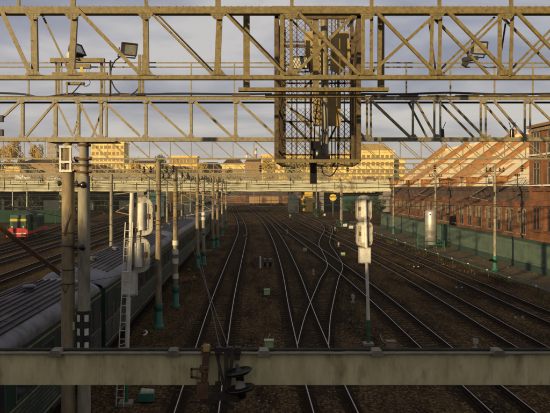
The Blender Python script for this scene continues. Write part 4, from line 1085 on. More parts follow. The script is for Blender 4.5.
# ------------------------------------------------------------------ shunting locomotive
def loco():
    T = thing('locomotive', (-33.8, 90.7, 0), 'green shunting locomotive with a red and yellow front at far left', 'locomotive')
    X, Y = -33.8, 90.7
    m = MB(); m.span(X - 1.5, X + 1.5, Y + .2, Y + 13.6, 1.1, 1.45); m.build('underframe', M['locored'], T)
    m = MB(); m.prism([(X - 1.55, Y, .75), (X + 1.55, Y, .75), (X + 1.5, Y, 1.75), (X + 1.05, Y, 2.0), (X - 1.05, Y, 2.0), (X - 1.5, Y, 1.75)], (0, .35, 0)); bb = m.build('front_plate', M['locored'], T)
    m = MB(); m.span(X - 1.25, X + 1.25, Y - .012, Y, 1.15, 1.3); m.build('white_line', M['white'], bb)
    for sx in (-1, 1):
        m = MB(); m.tube((X + sx * .9, Y - .5, 1.05), (X + sx * .9, Y + .01, 1.05), .12, .1, 12); m.tube((X + sx * .9, Y - .55, 1.05), (X + sx * .9, Y - .5, 1.05), .25, .25, 16); m.build('buffer', M['dark'], T)
    m = MB(); m.span(X - 1.1, X + 1.1, Y + .5, Y + 3.6, 1.46, 3.9); hd = m.build('hood', M['locogreen'], T)
    m = MB(); m.span(X - 1.12, X + 1.12, Y + .47, Y + 1.3, 3.0, 3.35); m.build('yellow_band', M['locoyel'], hd)
    m = MB(); m.span(X - .8, X + .8, Y + .475, Y + .5, 1.9, 2.85); m.build('grille', M['bluegrey'], hd)
    for sx in (-1, 1):
        m = MB(); m.tube((X + sx * .8, Y + .4, 2.2), (X + sx * .8, Y + .5, 2.2), .14, .14, 14); m.build('headlight', M['lampface'], T)
    m = MB(); m.tube((X, Y + .4, 3.65), (X, Y + .5, 3.65), .18, .18, 14); m.build('headlight', M['lampface'], T)
    m = MB(); m.span(X - 1.45, X + 1.45, Y + 3.6, Y + 6.4, 1.46, 3.85); cb = m.build('cab', M['locogreen'], T)
    pr = [(X + 1.55 * math.cos(math.pi * i / 8), Y + 3.4, 3.85 + .42 * math.sin(math.pi * i / 8)) for i in range(9)]
    m = MB(); m.prism(pr, (0, 3.2, 0)); m.build('cab_roof', M['bluegrey'], cb)
    for yy in (Y + 4.3, Y + 5.6):
        m = MB(); m.span(X + 1.45, X + 1.47, yy - .45, yy + .45, 2.6, 3.5); m.build('window', M['glass'], cb)
    for sx in (-1, 1):
        m = MB(); m.span(X + sx * 1.12 + (-.0 if sx < 0 else 0), X + sx * 1.42, Y + 3.58, Y + 3.6, 2.7, 3.5); m.build('window', M['glass'], cb)
    m = MB(); m.span(X - 1.05, X + 1.05, Y + 6.4, Y + 13.2, 1.46, 3.5); h2 = m.build('long_hood', M['locogreen'], T)
    for j in range(6):
        m = MB(); m.span(X + 1.05, X + 1.075, Y + 6.8 + j * 1.05, Y + 7.6 + j * 1.05, 1.7, 3.2); m.build('hood_door', M['bluegrey'], h2)
    m = MB(); m.tube((X, Y + 10, 3.5), (X, Y + 10, 3.95), .25, .22, 14); m.build('exhaust', M['dark'], h2)
    for sx in (-1, 1):
        m = MB(); m.bar((X + sx * 1.4, Y + .4, 2.45), (X + sx * 1.4, Y + 3.5, 2.45), .04, .04)
        for yy in (.4, 1.4, 2.4, 3.4): m.bar((X + sx * 1.4, Y + yy, 1.45), (X + sx * 1.4, Y + yy, 2.45), .035, .035)
        m.bar((X + sx * 1.4, Y + .4, 2.45), (X + sx * .3, Y + .4, 2.45), .04, .04)
        m.bar((X + sx * 1.4, Y + 6.6, 2.45), (X + sx * 1.4, Y + 13.4, 2.45), .04, .04)
        for yy in (6.8, 9, 11.2, 13.3): m.bar((X + sx * 1.4, Y + yy, 1.45), (X + sx * 1.4, Y + yy, 2.45), .035, .035)
        m.build('handrail', M['locogreen'], T)
    for yy in (1.6, 3.4, 5.0, 9.0, 10.8, 12.4):
        for sx in (-1, 1):
            m = MB(); m.tube((X + sx * .7, Y + yy, .71), (X + sx * .84, Y + yy, .71), .5, .5, 18); m.build('wheel', M['bogie'], T)
    for yy in (3.3, 10.7):
        m = MB(); m.span(X - 1.15, X + 1.15, Y + yy - 2.4, Y + yy + 2.4, .55, 1.0); m.build('bogie', M['bogie'], T)
    T.rotation_euler.z = R(6.0)
loco()

# ------------------------------------------------------------------ right: fence, pipe line, tank
FX = 27.0
def fence(xa, label, y0, y1, h, step, plinth):
    T = thing('fence', (xa, (y0 + y1) / 2, 0), label, 'fence')
    n = int((y1 - y0) / step)
    pm = MB(); pm.box((0, 0, 0), (.06, step - .08, h - plinth - .25)); pe = pm.mesh('panel'); pe.materials.append(M['fence'])
    gm = MB(); gm.box((0, 0, 0), (.025, step - .3, .05)); ge = gm.mesh('ledge'); ge.materials.append(M['fence'])
    qm = MB(); qm.box((0, 0, 0), (.16, .14, h - .1)); qe = qm.mesh('post'); qe.materials.append(M['fence'])
    lm = MB(); lm.box((0, 0, 0), (.22, step - .03, plinth)); le = lm.mesh('plinth'); le.materials.append(M['fencedk'])
    for i in range(n):
        yy = y0 + (i + .5) * step
        dz = random.uniform(-.015, .015)
        p_ = inst('panel', pe, T, (xa + random.uniform(-.01, .01), yy, plinth + (h - plinth - .25) / 2 + dz))
        for kz in (-.65, 0, .65):
            l_ = bpy.data.objects.new('ledge', ge); COL.objects.link(l_); l_.parent = p_; l_.location = (-.036, 0, kz); ORI[l_.name] = ORI[p_.name]
        inst('plinth', le, T, (xa, yy, plinth / 2))
        inst('post', qe, T, (xa, yy - step / 2, (h - .1) / 2))
    m = MB(); m.span(xa - .1, xa + .1, y0 - .1, y0 + n * step, h - .28, h); m.build('cap', M['fencedk'], T)
fence(FX, 'long green panel fence in front of the brick works', 42, 126, 2.95, 3.0, .62)
# pale fence at the left yard
TL = thing('fence', (-45, 138, 0), 'green sheet fence behind the locomotive at far left', 'fence')
for i in range(12):
    m = MB(); x = -78 + i * 3.2; m.span(x + .04, x + 3.16, 137.9 + i * .0, 138, .2, 3.0); m.build('panel', M['leftfence'], TL)
    m = MB(); m.span(x - .08, x + .035, 137.85, 138.05, 0, 3.7); m.build('post', M['fencedk'], TL)

PLX = lambda y: 21.5 - .012 * max(0, y - 40)
pipe = thing('pipe_line', (21.3, 70, 0), 'thin teal pipe line on low posts along the rightmost track', 'pipe')
m = MB(); m.path([(PLX(y), y, .55) for y in range(30, 150, 6)], .032, 8); m.build('pipe', M['teal'], pipe)
m = MB(); m.path([(PLX(y) + .25, y, .38) for y in range(30, 150, 6)], .03, 6); m.build('pipe', M['fencedk'], pipe)
pm = MB(); pm.box((0, 0, .26), (.05, .05, .52)); pm.box((.1, 0, .48), (.3, .06, .03)); pe = pm.mesh('support'); pe.materials.append(M['fencedk'])
cm_ = MB(); cm_.box((0, 0, 0), (.09, .14, .09)); ce = cm_.mesh('joint_box'); ce.materials.append(M['white'])
for i in range(22):
    y = 32 + i * 4.6
    inst('support', pe, pipe, (PLX(y), y, 0))
    inst('joint_box', ce, pipe, (PLX(y), y + .3, .6))
tx, td = base(431, 248)
TK = thing('air_tank', (tx, td, 0), 'upright silver cylinder tank on a teal frame by the fence', 'tank')
m = MB(); m.lathe((tx, td, 0), [(.001, .3), (.6, .36), (.76, .5), (.77, 4.65), (.72, 4.85), (.45, 5.02), (.001, 5.06)], 32); m.build('shell', M['tank'], TK)
m = MB()
for zc in (1.6, 2.9, 4.2): m.tube((tx, td, zc), (tx, td, zc + .03), .777, .777, 32)
m.build('weld_seam', M['tank'], TK)
m = MB(); m.tube((tx - .35, td - .72, 4.45), (tx - .35, td - .78, 4.45), .09, n=10); m.build('port', M['dark'], TK)
m = MB()
for sx in (-1, 1):
    for sy in (-1, 1):
        m.bar((tx + sx * 1.4, td + sy * 1.1, 0), (tx + sx * 1.4, td + sy * 1.1, 1.0), .07, .07); m.bar((tx + sx * .55, td + sy * .45, 0), (tx + sx * .55, td + sy * .45, .5), .12, .12)
for zc in (.5, 1.0):
    for sy in (-1, 1): m.bar((tx - 1.4, td + sy * 1.1, zc), (tx + 1.4, td + sy * 1.1, zc), .06, .06)
    for sx in (-1, 1): m.bar((tx + sx * 1.4, td - 1.1, zc), (tx + sx * 1.4, td + 1.1, zc), .06, .06, (1, 0, 0))
m.build('guard_frame', M['teal'], TK)
m = MB(); m.bar((tx - 1.9, td - .5, 0), (tx - 1.9, td - .5, 1.7), .06, .06); m.bar((tx - 1.9, td - .5, 1.65), (tx - .6, td - .5, 1.65), .05, .05); m.bar((tx + 1.5, td - .2, 0), (tx + 1.5, td - .2, 4.2), .08, .08); m.build('feed_pipe', M['teal'], TK)

# ------------------------------------------------------------------ brick works on the right
BX = 29.0
BW = thing('brick_works', (40, 92, 0), 'long dark red brick works with patched cream and rust roof', 'building')
Y0, Y1, ZW = 63.4, 124.5, 8.05
m = MB(); m.span(BX, BX + 21, Y0, Y1, 0, ZW); m.build('wall', M['brick'], BW)
m = MB(); m.span(BX - .10, BX - .004, Y0 + .02, Y1, 6.3, 7.55); m.build('frieze', M['darkbrick'], BW)  # band coloured darker to carry the shade under the cornice
m = MB(); m.span(BX - .34, BX + .3, Y0 + .01, Y1 + .2, 7.58, 7.8); m.span(BX - .5, BX + .3, Y0 + .01, Y1 + .25, 7.8, 8.12); m.build('cornice', M['darkbrick'], BW)
m = MB(); m.span(BX - .16, BX - .002, Y0 + .02, Y1, 0, 1.2); m.build('plinth', M['darkbrick'], BW)
bay = 3.05; nb = int((Y1 - Y0) / bay)
pm = MB(); pm.box((0, 0, 0), (.34, .42, 6.6)); pm.box((-.04, 0, 3.05), (.46, .54, .22)); pm.box((-.03, 0, -2.9), (.4, .5, .5)); pe = pm.mesh('pilaster'); pe.materials.append(M['brick'])
om = MB(); om.box((0, 0, 0), (.16, .14, .6)); oe = om.mesh('corbel'); oe.materials.append(M['darkbrick'])
def archpts(w, h, n=8):
    return [(-w / 2, -h / 2), (w / 2, -h / 2)] + [(w / 2 * math.cos(math.pi * i / n), h / 2 - w / 2 + w / 2 * math.sin(math.pi * i / n)) for i in range(n + 1)]
wm = MB(); wm.prism([(0, y_, z_) for y_, z_ in archpts(.86, 2.5)], (.05, 0, 0)); we = wm.mesh('window'); we.materials.append(M['glass'])
wm2 = MB(); wm2.prism([(0, y_, z_) for y_, z_ in archpts(.86, 2.5)], (.05, 0, 0)); we2 = wm2.mesh('window'); we2.materials.append(mat('dusty_boarded_pane', (.16, .12, .08), (.06, .05, .04), 1.5, rough=.7))
am = MB(); n = 8
inn = [(.43 * math.cos(math.pi * i / n), .82 + .43 * math.sin(math.pi * i / n)) for i in range(n + 1)]
outr = [(.60 * math.cos(math.pi * i / n), .82 + .60 * math.sin(math.pi * i / n)) for i in range(n + 1)]
inn = [(.43, -.1)] + inn + [(-.43, -.1)]; outr = [(.60, -.1)] + outr + [(-.60, -.1)]
for i in range(len(inn) - 1):
    am.prism([(0, *inn[i]), (0, *outr[i]), (0, *outr[i + 1]), (0, *inn[i + 1])], (-.14, 0, 0))
sm_ = MB(); sm_.box((-.10, 0, -1.3), (.28, 1.2, .14)); sme = sm_.mesh('window_sill'); sme.materials.append(M['trim'])
ae = am.mesh('window_surround'); ae.materials.append(M['trim'])
bm_ = MB(); bm_.box((0, 0, 0), (.03, .04, 2.4)); bm_.box((0, 0, .35), (.03, .84, .04)); bm_.box((0, 0, -.45), (.03, .84, .04)); be = bm_.mesh('glazing_bar'); be.materials.append(M['trim'])
for i in range(nb + 1):
    yy = Y0 + .3 + i * bay
    inst('pilaster', pe, BW, (BX - .17, yy, 3.3))
    if i == nb: break
    for kx in range(5): inst('corbel', oe, BW, (BX - .19, yy + .55 + kx * .5, 7.25))
    for off in (.98, 2.10):
        p_ = (BX - .055, yy + off, 4.35)
        wi = inst('window', we if random.random() < .62 else we2, BW, p_)
        for nm, me_ in (('window_surround', ae), ('glazing_bar', be), ('window_sill', sme)):
            o_ = bpy.data.objects.new(nm, me_); COL.objects.link(o_); o_.parent = wi; o_.location = (0.01 if nm == 'window_surround' else -.012, 0, 0); ORI[o_.name] = ORI[wi.name]
# roof pitched up from the cornice, with brick parapets climbing the slope
XR, ZR = 39.6, 15.5
def slope(x): return ZW + .1 + (x - BX) * (ZR - ZW - .1) / (XR - BX)
bounds = [Y0, 68.2, 71.6, 76.5, 80.6, 86.0, 92.0, 97.5, 101.8, 107, 111.6, 118, Y1]
tones = ['cream2', 'cream2', 'cream2', 'cream2', 'cream', 'rustroof', 'cream', 'cream', 'cream', 'cream', 'rustroof', 'cream']
for i in range(len(bounds) - 1):
    y_a, y_b = bounds[i], bounds[i + 1]; rows = 5; cols = 3
    for r_ in range(rows):
        for c_ in range(cols):
            ya, yb = y_a + (y_b - y_a) * c_ / cols, y_a + (y_b - y_a) * (c_ + 1) / cols
            xa, xb = BX - .2 + (XR - BX + .2) * r_ / rows, BX - .2 + (XR - BX + .2) * (r_ + 1) / rows
            dz = random.uniform(0, .06)
            m = MB(); m.prism([(xa + .03, ya + .03, slope(xa + .03) + dz), (xb - .03, ya + .03, slope(xb - .03) + dz), (xb - .03, ya + .03, slope(xb - .03) - .2), (xa + .03, ya + .03, slope(xa + .03) - .2)], (0, yb - ya - .06, 0))
            m.build('roof_panel', M[tones[i] if random.random() > .16 else random.choice(('rustroof', 'cream', 'cream2'))], BW)
m = MB(); m.prism([(BX, Y0 + .02, ZW - .02), (XR + 9, Y0 + .02, ZW - .02), (XR, Y0 + .02, ZR - .25), ], (0, Y1 - Y0 - .04, 0)); m.build('roof_core', M['darkbrick'], BW)
m = MB(); m.span(XR - .2, XR + .3, Y0, Y1, ZR - .1, ZR + .25); m.build('ridge', M['cream2'], BW)
for yy, th_, hh in ((71.6, .9, .28), (80.6, 1.0, .28), (92.0, 1.2, .3), (101.8, .9, .28), (111.6, .9, .28), (124.3, .9, .4)):
    xa, xb = BX + .2, XR + .1
    m = MB(); m.prism([(xa, yy - th_ / 2, slope(xa) - .1), (xb, yy - th_ / 2, slope(xb) - .1), (xb, yy - th_ / 2, slope(xb) + hh + .75), (xa, yy - th_ / 2, slope(xa) + hh)], (0, th_, 0)); pr_ = m.build('parapet', M['parapet'], BW)
    m = MB(); m.span(BX - .45, BX + .7, yy - th_ / 2 - .15, yy + th_ / 2 + .15, ZW + .08, ZW + .9 + hh); m.span(BX - .55, BX + .75, yy - th_ / 2 - .2, yy + th_ / 2 + .2, ZW + .9 + hh, ZW + 1.0 + hh); m.build('pier', M['parapet'], pr_)
random.seed(8)
for yy in (66.3, 75.0, 83.5, 89, 95.5, 105, 115):
    m = MB(); m.tube((BX - .2, yy, ZW), (BX - .2, yy, ZW + 1.3), .04, n=6); m.bar((BX - .2, yy - .5, ZW + 1.1), (BX - .2, yy + .5, ZW + 1.1), .04, .04)
    for dy in (-.45, 0, .45): m.lathe((BX - .2, yy + dy, ZW + 1.15), [(.05, 0), (.1, .05), (.08, .16), (.02, .24)], 8)
    m.build('roof_insulator', M['dark'], BW)
m = MB()
for zz_ in (ZW + 1.3, ZW + .7): m.path([(BX - .2, Y0 + (Y1 - Y0) * t / 14, zz_ - .12 * abs(math.sin(t * 1.9))) for t in range(15)], .018, 4)
m.build('roof_wire', M['dark'], BW)
# taller block at the near end
NBk = thing('brick_block', (36, 54, 0), 'taller orange brick block with white-framed windows at the right edge', 'building')
m = MB(); m.span(BX - .25, BX + 16, 44, 63.0, 0, 13.9); m.build('wall', M['brick2'], NBk)
for z_ in (7.6, 10.9, 13.5):
    m = MB(); m.span(BX - .5, BX - .252, 44, 63.05, z_, z_ + .3); m.build('string_course', M['trim' if z_ > 8 else 'brick'], NBk)
m = MB(); m.span(BX - .6, BX + 16.3, 43.7, 63.3, 13.92, 14.2); m.build('roof', M['roofbr'], NBk)
for z_ in (3.8, 8.3, 11.3):
    for j in range(6):
        yc = 61.6 - j * 3.0
        m = MB(); m.span(BX - .30, BX - .253, yc - .65, yc + .65, z_, z_ + 2.1); w_ = m.build('window', M['glass'], NBk)
        m = MB()
        for (ya, yb, za, zb_) in ((-.72, -.62, -.05, 2.4), (.62, .72, -.05, 2.4), (-.72, .72, 2.1, 2.2), (-.05, .05, 0, 2.3), (-.62, .62, 1.5, 1.58)):
            m.span(BX - .36, BX - .302, yc + ya, yc + yb, z_ + za, z_ + zb_)
        m.build('frame', M['trim' if z_ > 8 else 'brick'], w_)
        m = MB(); m.span(BX - .75, BX - .254, yc - .9, yc + .9, z_ - .22, z_ - .06); m.build('sill', M['white' if z_ > 8 else 'brick'], w_)
for j in range(7):
    yc = 63 - j * 3.0
    m = MB(); m.span(BX - .42, BX - .253, yc - .35, yc + .0, 0, 13.4); m.build('pilaster', M['brick2'], NBk)

# ------------------------------------------------------------------ road bridge with traffic
DBr = 205.0
sB = DBr / F
RB = thing('road_bridge', (0, DBr, 0), 'long cream road bridge crossing the whole yard', 'bridge')
xl, xr = (-60 - VX) * sB, (396 - VX) * sB
zg0, zg1 = zz(192.5, sB), zz(181, sB)
m = MB(); m.span(xl, xr + 18, DBr, DBr + 16, zg0 + .5, zg1); m.build('girder', M['bridge'], RB)
m = MB(); m.span(xl, xr + 18, DBr - .25, DBr - .004, zg0 + .35, zg0 + .9); m.span(xl, xr + 18, DBr - .5, DBr - .004, zg1 - .5, zg1 + .12); m.build('fascia', M['bridge'], RB)
m = MB(); m.span(xl, xr + 18, DBr + .3, DBr + 15.7, zg1 + .002, zg1 + .1); m.build('deck', M['pier'], RB)
m = MB()
x = xl
while x < xr + 18:
    m.span(x - .06, x + .06, DBr - .38, DBr - .28, zg1 + .12, zg1 + .85); x += .8
m.build('baluster', M['bridgedk'], RB, kind='stuff')
m = MB(); m.span(xl, xr + 18, DBr - .42, DBr - .24, zg1 + .85, zg1 + 1.0); m.span(xl, xr + 18, DBr - .36, DBr - .30, zg1 + .5, zg1 + .6); m.build('handrail', M['bridgedk'], RB)
for px, mt_, w in ((-20, 'pier', 2.4), (62, 'pier', 2.4), (140, 'pier', 2.2), (214, 'pier', 2.2), (309, 'pieryel', 2.6), (322, 'pier', 1.4), (388, 'pier', 2.6)):
    x = xx(px, sB)
    for yy in (DBr + 1.5, DBr + 8, DBr + 14):
        m = MB(); m.span(x - w / 2, x + w / 2, yy - .7, yy + .7, 0, zg0 + .2); m.build('pier', M[mt_], RB)
    m = MB(); m.span(x - w / 2 - .8, x + w / 2 + .8, DBr + .3, DBr + 15.2, zg0 + .2, zg0 + .5); m.build('pier_cap', M['pier'], RB)
for i, px in enumerate(range(-40, 396, 22)):
    x = xx(px, sB); m = MB(); m.span(x - .12, x + .12, DBr - .3, DBr - .006, zg0 + .9, zg1 - .5); m.build('stiffener', M['bridge'], RB)
zroad = zg1 + .1
def car(px, lane, kind, mt_, label):
    x = xx(px, sB); y = DBr + lane
    T = thing('car', (x, y, zroad), label, 'van' if kind == 'van' else ('bus' if kind == 'bus' else 'car'), 'traffic on the road bridge')
    if kind == 'van': prof = [(-2.6, .35), (2.6, .35), (2.6, 1.1), (2.05, 1.3), (1.5, 2.2), (-2.6, 2.3)]
    elif kind == 'bus': prof = [(-5.5, .4), (5.5, .4), (5.5, 2.9), (5.3, 3.1), (-5.3, 3.1), (-5.5, 2.9)]
    else: prof = [(-2.15, .35), (2.15, .35), (2.2, .75), (1.95, .92), (1.1, 1.0), (.5, 1.45), (-1.0, 1.48), (-1.7, 1.05), (-2.15, .98)]
    m = MB(); m.prism([(x + u, y - .85, zroad + v) for u, v in prof], (0, 1.7, 0)); m.build('body', mt_, T)
    m = MB()
    if kind == 'van': m.prism([(x + u, y - .86, zroad + v) for u, v in ((.6, 1.35), (1.85, 1.35), (1.45, 2.0), (.6, 2.0))], (0, .005, 0))
    elif kind == 'bus':
        for u in range(-5, 5, 1): m.prism([(x + u + p_, y - .86, zroad + v) for p_, v in ((.08, 1.5), (.92, 1.5), (.92, 2.5), (.08, 2.5))], (0, .005, 0))
    else: m.prism([(x + u, y - .86, zroad + v) for u, v in ((-1.35, 1.02), (.85, 1.02), (.4, 1.36), (-.9, 1.38))], (0, .005, 0))
    m.build('window', M['glass'], T)
    L_ = 1.4 if kind == 'car' else (1.7 if kind == 'van' else 3.6)
    for u in (-L_, L_):
        for dy in (-.87, .7):
            m = MB(); m.tube((x + u, y + dy, zroad + .32), (x + u, y + dy + .17, zroad + .32), .32, n=14); m.build('wheel', M['black'], T)
cw = mat('car_white', (.7, .7, .68), rough=.35); cs = mat('car_silver', (.4, .42, .44), rough=.35, metal=.5); ck = mat('car_dark', (.03, .03, .035), rough=.3); cbl = mat('car_blue', (.05, .08, .16), rough=.3); crd = mat('car_maroon', (.2, .03, .025), rough=.35)
for px, lane, kd, mt_, lab in ((20, 3.0, 'van', cw, 'white van on the road bridge at far left'), (35, 3.2, 'car', ck, 'dark car right behind the white van on the bridge'), (51, 3.0, 'car', cw, 'white car on the bridge just left of the twin masts'),
        (6, 6.5, 'car', ck, 'dark car ahead of the white van on the bridge'), (97, 3.1, 'car', cs, 'silver car on the bridge right of the twin masts'), (108, 3.1, 'car', ck, 'dark car on the bridge below the yellow block'), (119, 6.4, 'car', cbl, 'blue car on the bridge below the yellow block'),
        (133, 3.0, 'car', cs, 'silver car on the bridge right of the yellow block'), (148, 6.2, 'car', ck, 'dark car on the bridge left of the first teal-footed mast'), (178, 6.0, 'van', cw, 'white van on the bridge between the teal-footed masts'),
        (211, 3.2, 'car', ck, 'dark car on the bridge above the far masts'), (247, 3.1, 'car', cs, 'silver car on the bridge over the far main tracks'), (372, 3.1, 'car', crd, 'maroon car on the bridge beside the brick works')):
    car(px, lane, kd, mt_, lab)
def street_lamp(px, lab):
    x = xx(px, sB); T = thing('street_lamp', (x, DBr + 15.4, zroad), lab, 'street lamp', 'street lamps on the road bridge')
    m = MB(); m.tube((x, DBr + 15.4, zroad), (x, DBr + 15.4, zroad + 9), .12, .07, 8); m.build('pole', M['mast2'], T)
    m = MB(); m.bar((x, DBr + 15.4, zroad + 9), (x + 1.6, DBr + 15.0, zroad + 9.6), .08, .08); m.box((x + 1.9, DBr + 14.9, zroad + 9.65), (.8, .3, .18)); m.build('lamp_head', M['grey'], T)
for px, lab in ((38, 'street lamp on the bridge left of the twin masts'), (130, 'street lamp on the bridge right of the yellow block'), (234, 'street lamp on the bridge over the far tracks'), (300, 'street lamp on the bridge below the hanging cage')): street_lamp(px, lab)

# ------------------------------------------------------------------ city beyond the bridge
wbm = MB(); wbm.box((0, 0, 0), (1.5, .12, 1.7)); WIN = wbm.mesh('window'); WIN.materials.append(mat('far_window', (0.30, 0.19, 0.06), (0.2, 0.13, 0.05), .3, rough=.5))
wbs = MB(); wbs.box((0, 0, 0), (1.9, .3, .16)); SIL = wbs.mesh('sill'); SIL.materials.append(M['bridge'])
def block(px0, px1, py, d, mt_, label, rows, cols, name='apartment_block', depth=14, gable=None, roof='roofbr', cat='building', z0=0, grp=None):
    s_ = d / F; xa, xb, zt_ = xx(px0, s_), xx(px1, s_), zz(py, s_)
    T = thing(name, ((xa + xb) / 2, d, 0), label, cat, grp)
    m = MB(); m.span(xa, xb, d, d + depth, 0, zt_); m.build('wall', M[mt_], T)
    m = MB(); m.span(xa - .4, xb + .4, d - .5, d + depth + .4, zt_ + .002, zt_ + .7); rf = m.build('cornice', M[mt_], T)
    if gable:
        m = MB(); m.prism([(xa - .3, d - .3, zt_ + .7), (xb + .3, d - .3, zt_ + .7), ((xa + xb) / 2 + (xb - xa) * .2, d + depth / 2, zt_ + gable), ((xa + xb) / 2 - (xb - xa) * .3, d + depth / 2, zt_ + gable)], (0, .01, 0))
        m.add([(xa - .3, d - .3, zt_ + .7), (xb + .3, d - .3, zt_ + .7), (xb - .2 * (xb - xa), d + depth / 2, zt_ + gable), (xa + .2 * (xb - xa), d + depth / 2, zt_ + gable), (xa - .3, d + depth, zt_ + .7), (xb + .3, d + depth, zt_ + .7)],
              [(0, 1, 2, 3), (1, 5, 2), (0, 3, 4), (3, 2, 5, 4)]); m.build('roof', M[roof], T)
    zs_ = zt_ - 2.2 
    for r_ in range(rows):
        for c_ in range(cols):
            x = xa + (xb - xa) * (c_ + .5) / cols; z = zs_ - r_ * 3.3
            w_ = inst('window', WIN, T, (x, d - .02, z))
            s__ = bpy.data.objects.new('sill', SIL); COL.objects.link(s__); s__.parent = w_; s__.location = (0, -.1, -1.0); ORI[s__.name] = ORI[w_.name]
    for r_ in range(1, rows, 2):
        m = MB(); m.span(xa - .15, xb + .15, d - .28, d - .004, zs_ - r_ * 3.3 + 1.45, zs_ - r_ * 3.3 + 1.75); m.build('band', M[mt_], T)
    return T
block(91, 124, 143, 330, 'yblock', 'tall sunlit yellow apartment block right of the twin masts', 7, 8)
block(262, 362, 156, 300, 'yblock2', 'long golden building behind the hanging cage', 5, 18, depth=20)
block(352, 394, 152, 290, 'yblock', 'golden gabled building between the cage and the brick works', 8, 9, depth=18, gable=4.5, roof='yblock')
block(386, 405, 160, 294, 'yblock', 'lower golden wing beside the golden gabled building', 5, 5, depth=16)
block(126, 166, 166, 300, 'yblock', 'low yellow house row right of the yellow block', 3, 14, gable=3, name='house_row')
block(169, 197, 157, 320, 'yblock2', 'ochre block behind the masts in the middle distance', 5, 8)
block(222, 244, 166, 300, 'yblock', 'low golden house over the far main tracks', 3, 7, gable=3.5, name='house')
block(198, 222, 169, 340, 'brown', 'brown house half hidden by far masts', 3, 6, gable=4, name='house')
block(245, 263, 163, 345, 'brown', 'brown house left of the long golden building', 4, 5, gable=3, name='house')
block(18, 58, 165, 310, 'brown', 'brown brick house row behind the white van', 3, 14, gable=3, name='house_row')
block(-30, 20, 168, 300, 'yblock2', 'ochre house row at the far left edge', 2, 14, gable=3, name='house_row')
block(56, 92, 168, 315, 'brown', 'brown house row behind the twin masts', 3, 12, gable=3.5, name='house_row')
block(47, 56.5, 140, 420, 'tower', 'slim grey tower left of the twin masts', 8, 3, name='tower')
block(455, 640, 176, 330, 'brown', 'brown building far behind the brick works', 3, 20, name='apartment_block')
chs = 360 / F
for px, py, lab in ((256, 148, 'tall thin chimney above the far main tracks'), (247, 152, 'short thin chimney left of the tall one')):
    x = xx(px, chs); T = thing('chimney', (x, 360, 0), lab, 'chimney')
    m = MB(); m.tube((x, 360, 0), (x, 360, zz(py, chs)), .9, .6, 12); m.build('stack', M['brown'], T)
    m = MB(); m.tube((x, 360, zz(py + 6, chs)), (x, 360, zz(py + 3, chs)), .78, .75, 12); m.build('band', M['white'], T)

# ------------------------------------------------------------------ trees, bushes
LEAF = {}
def crown_mesh(key, mt_, n, seed, rx, rz_, lsz):
    rnd = random.Random(seed); mb = MB()
    cl_ = [(rnd.gauss(0, .42) * rx, rnd.gauss(0, .42) * rx, rz_ * rnd.uniform(-.75, .9), rnd.uniform(.22, .42)) for _ in range(16)]
    for i in range(n):
        cx, cy, cz, cr_ = rnd.choice(cl_)
        v = Vector((rnd.gauss(0, 1), rnd.gauss(0, 1), rnd.gauss(0, 1))).normalized() * cr_ * rx * rnd.uniform(.55, 1.05)
        p = Vector((cx, cy, cz)) + v
        t = Vector((rnd.gauss(0, 1), rnd.gauss(0, 1), rnd.gauss(0, 1))).normalized(); u = t.orthogonal().normalized(); s_ = lsz * rnd.uniform(.6, 1.3)
        mb.add([p - t * s_, p + u * s_ * .5, p + t * s_, p - u * s_ * .5], [(0, 1, 2, 3)])
    me = mb.mesh('crown'); me.materials.append(M[mt_]); return me
CR = {}
for mt_ in ('leafgold', 'leafolive', 'leafdark'):
    for sd in (0, 1): CR[mt_, sd] = crown_mesh(mt_, mt_, 2200, 11 + sd + len(mt_), 1.0, .8, .075)
def tree(px, pytop, d, wpx, mt_, label, sd=0, zb_=0, name='tree', cat='tree', grp=None):
    s_ = d / F; x = xx(px, s_); H = zz(pytop, s_) - zb_; rw = wpx * s_ / 2; trunk = H * (.3 if name == 'tree' else .08)
    T = thing(name, (x, d, zb_), label, cat, grp)
    m = MB(); m.tube((x, d, zb_), (x, d, zb_ + H * .6), rw * .09 + .05, rw * .03 + .02, 8)
    rnd = random.Random(px)
    for i in range(7):
        a_ = rnd.uniform(0, 6.28); h0 = zb_ + H * rnd.uniform(.25, .55)
        m.tube((x, d, h0), (x + math.cos(a_) * rw * .6, d + math.sin(a_) * rw * .6, h0 + H * rnd.uniform(.12, .3)), rw * .035 + .03, .02, 6)
    m.build('trunk' if name == 'tree' else 'stem', M['bark'], T)
    hz_ = (H - trunk) / 2
    o_ = inst('crown' if name == 'tree' else 'foliage', CR[mt_, sd], T, (x, d, zb_ + trunk + hz_), rz=rnd.uniform(0, 6.28), scale=(rw, rw, hz_ * 1.15))
    return T
for px, py, d, w, mt_, lab, sd in ((12, 141, 345, 24, 'leafgold', 'tall golden autumn tree at the far left edge', 0), (38, 147, 350, 20, 'leafgold', 'golden autumn tree left of the slim grey tower', 1), (-6, 150, 300, 20, 'leafolive', 'olive tree at the left picture edge', 1),
        (62, 158, 300, 16, 'leafolive', 'olive tree behind the twin masts', 0), (134, 160, 285, 18, 'leafgold', 'golden tree right of the yellow block', 0), (160, 158, 290, 18, 'leafolive', 'olive tree behind the first teal-footed mast', 1), (203, 164, 285, 14, 'leafgold', 'small golden tree among the far masts', 1),
        (270, 158, 285, 18, 'leafgold', 'golden tree at the left of the hanging cage', 0), (296, 160, 282, 22, 'leafolive', 'olive tree below the hanging cage', 0)):
    tree(px, py, d, w, mt_, lab, sd, grp='trees beyond the bridge')
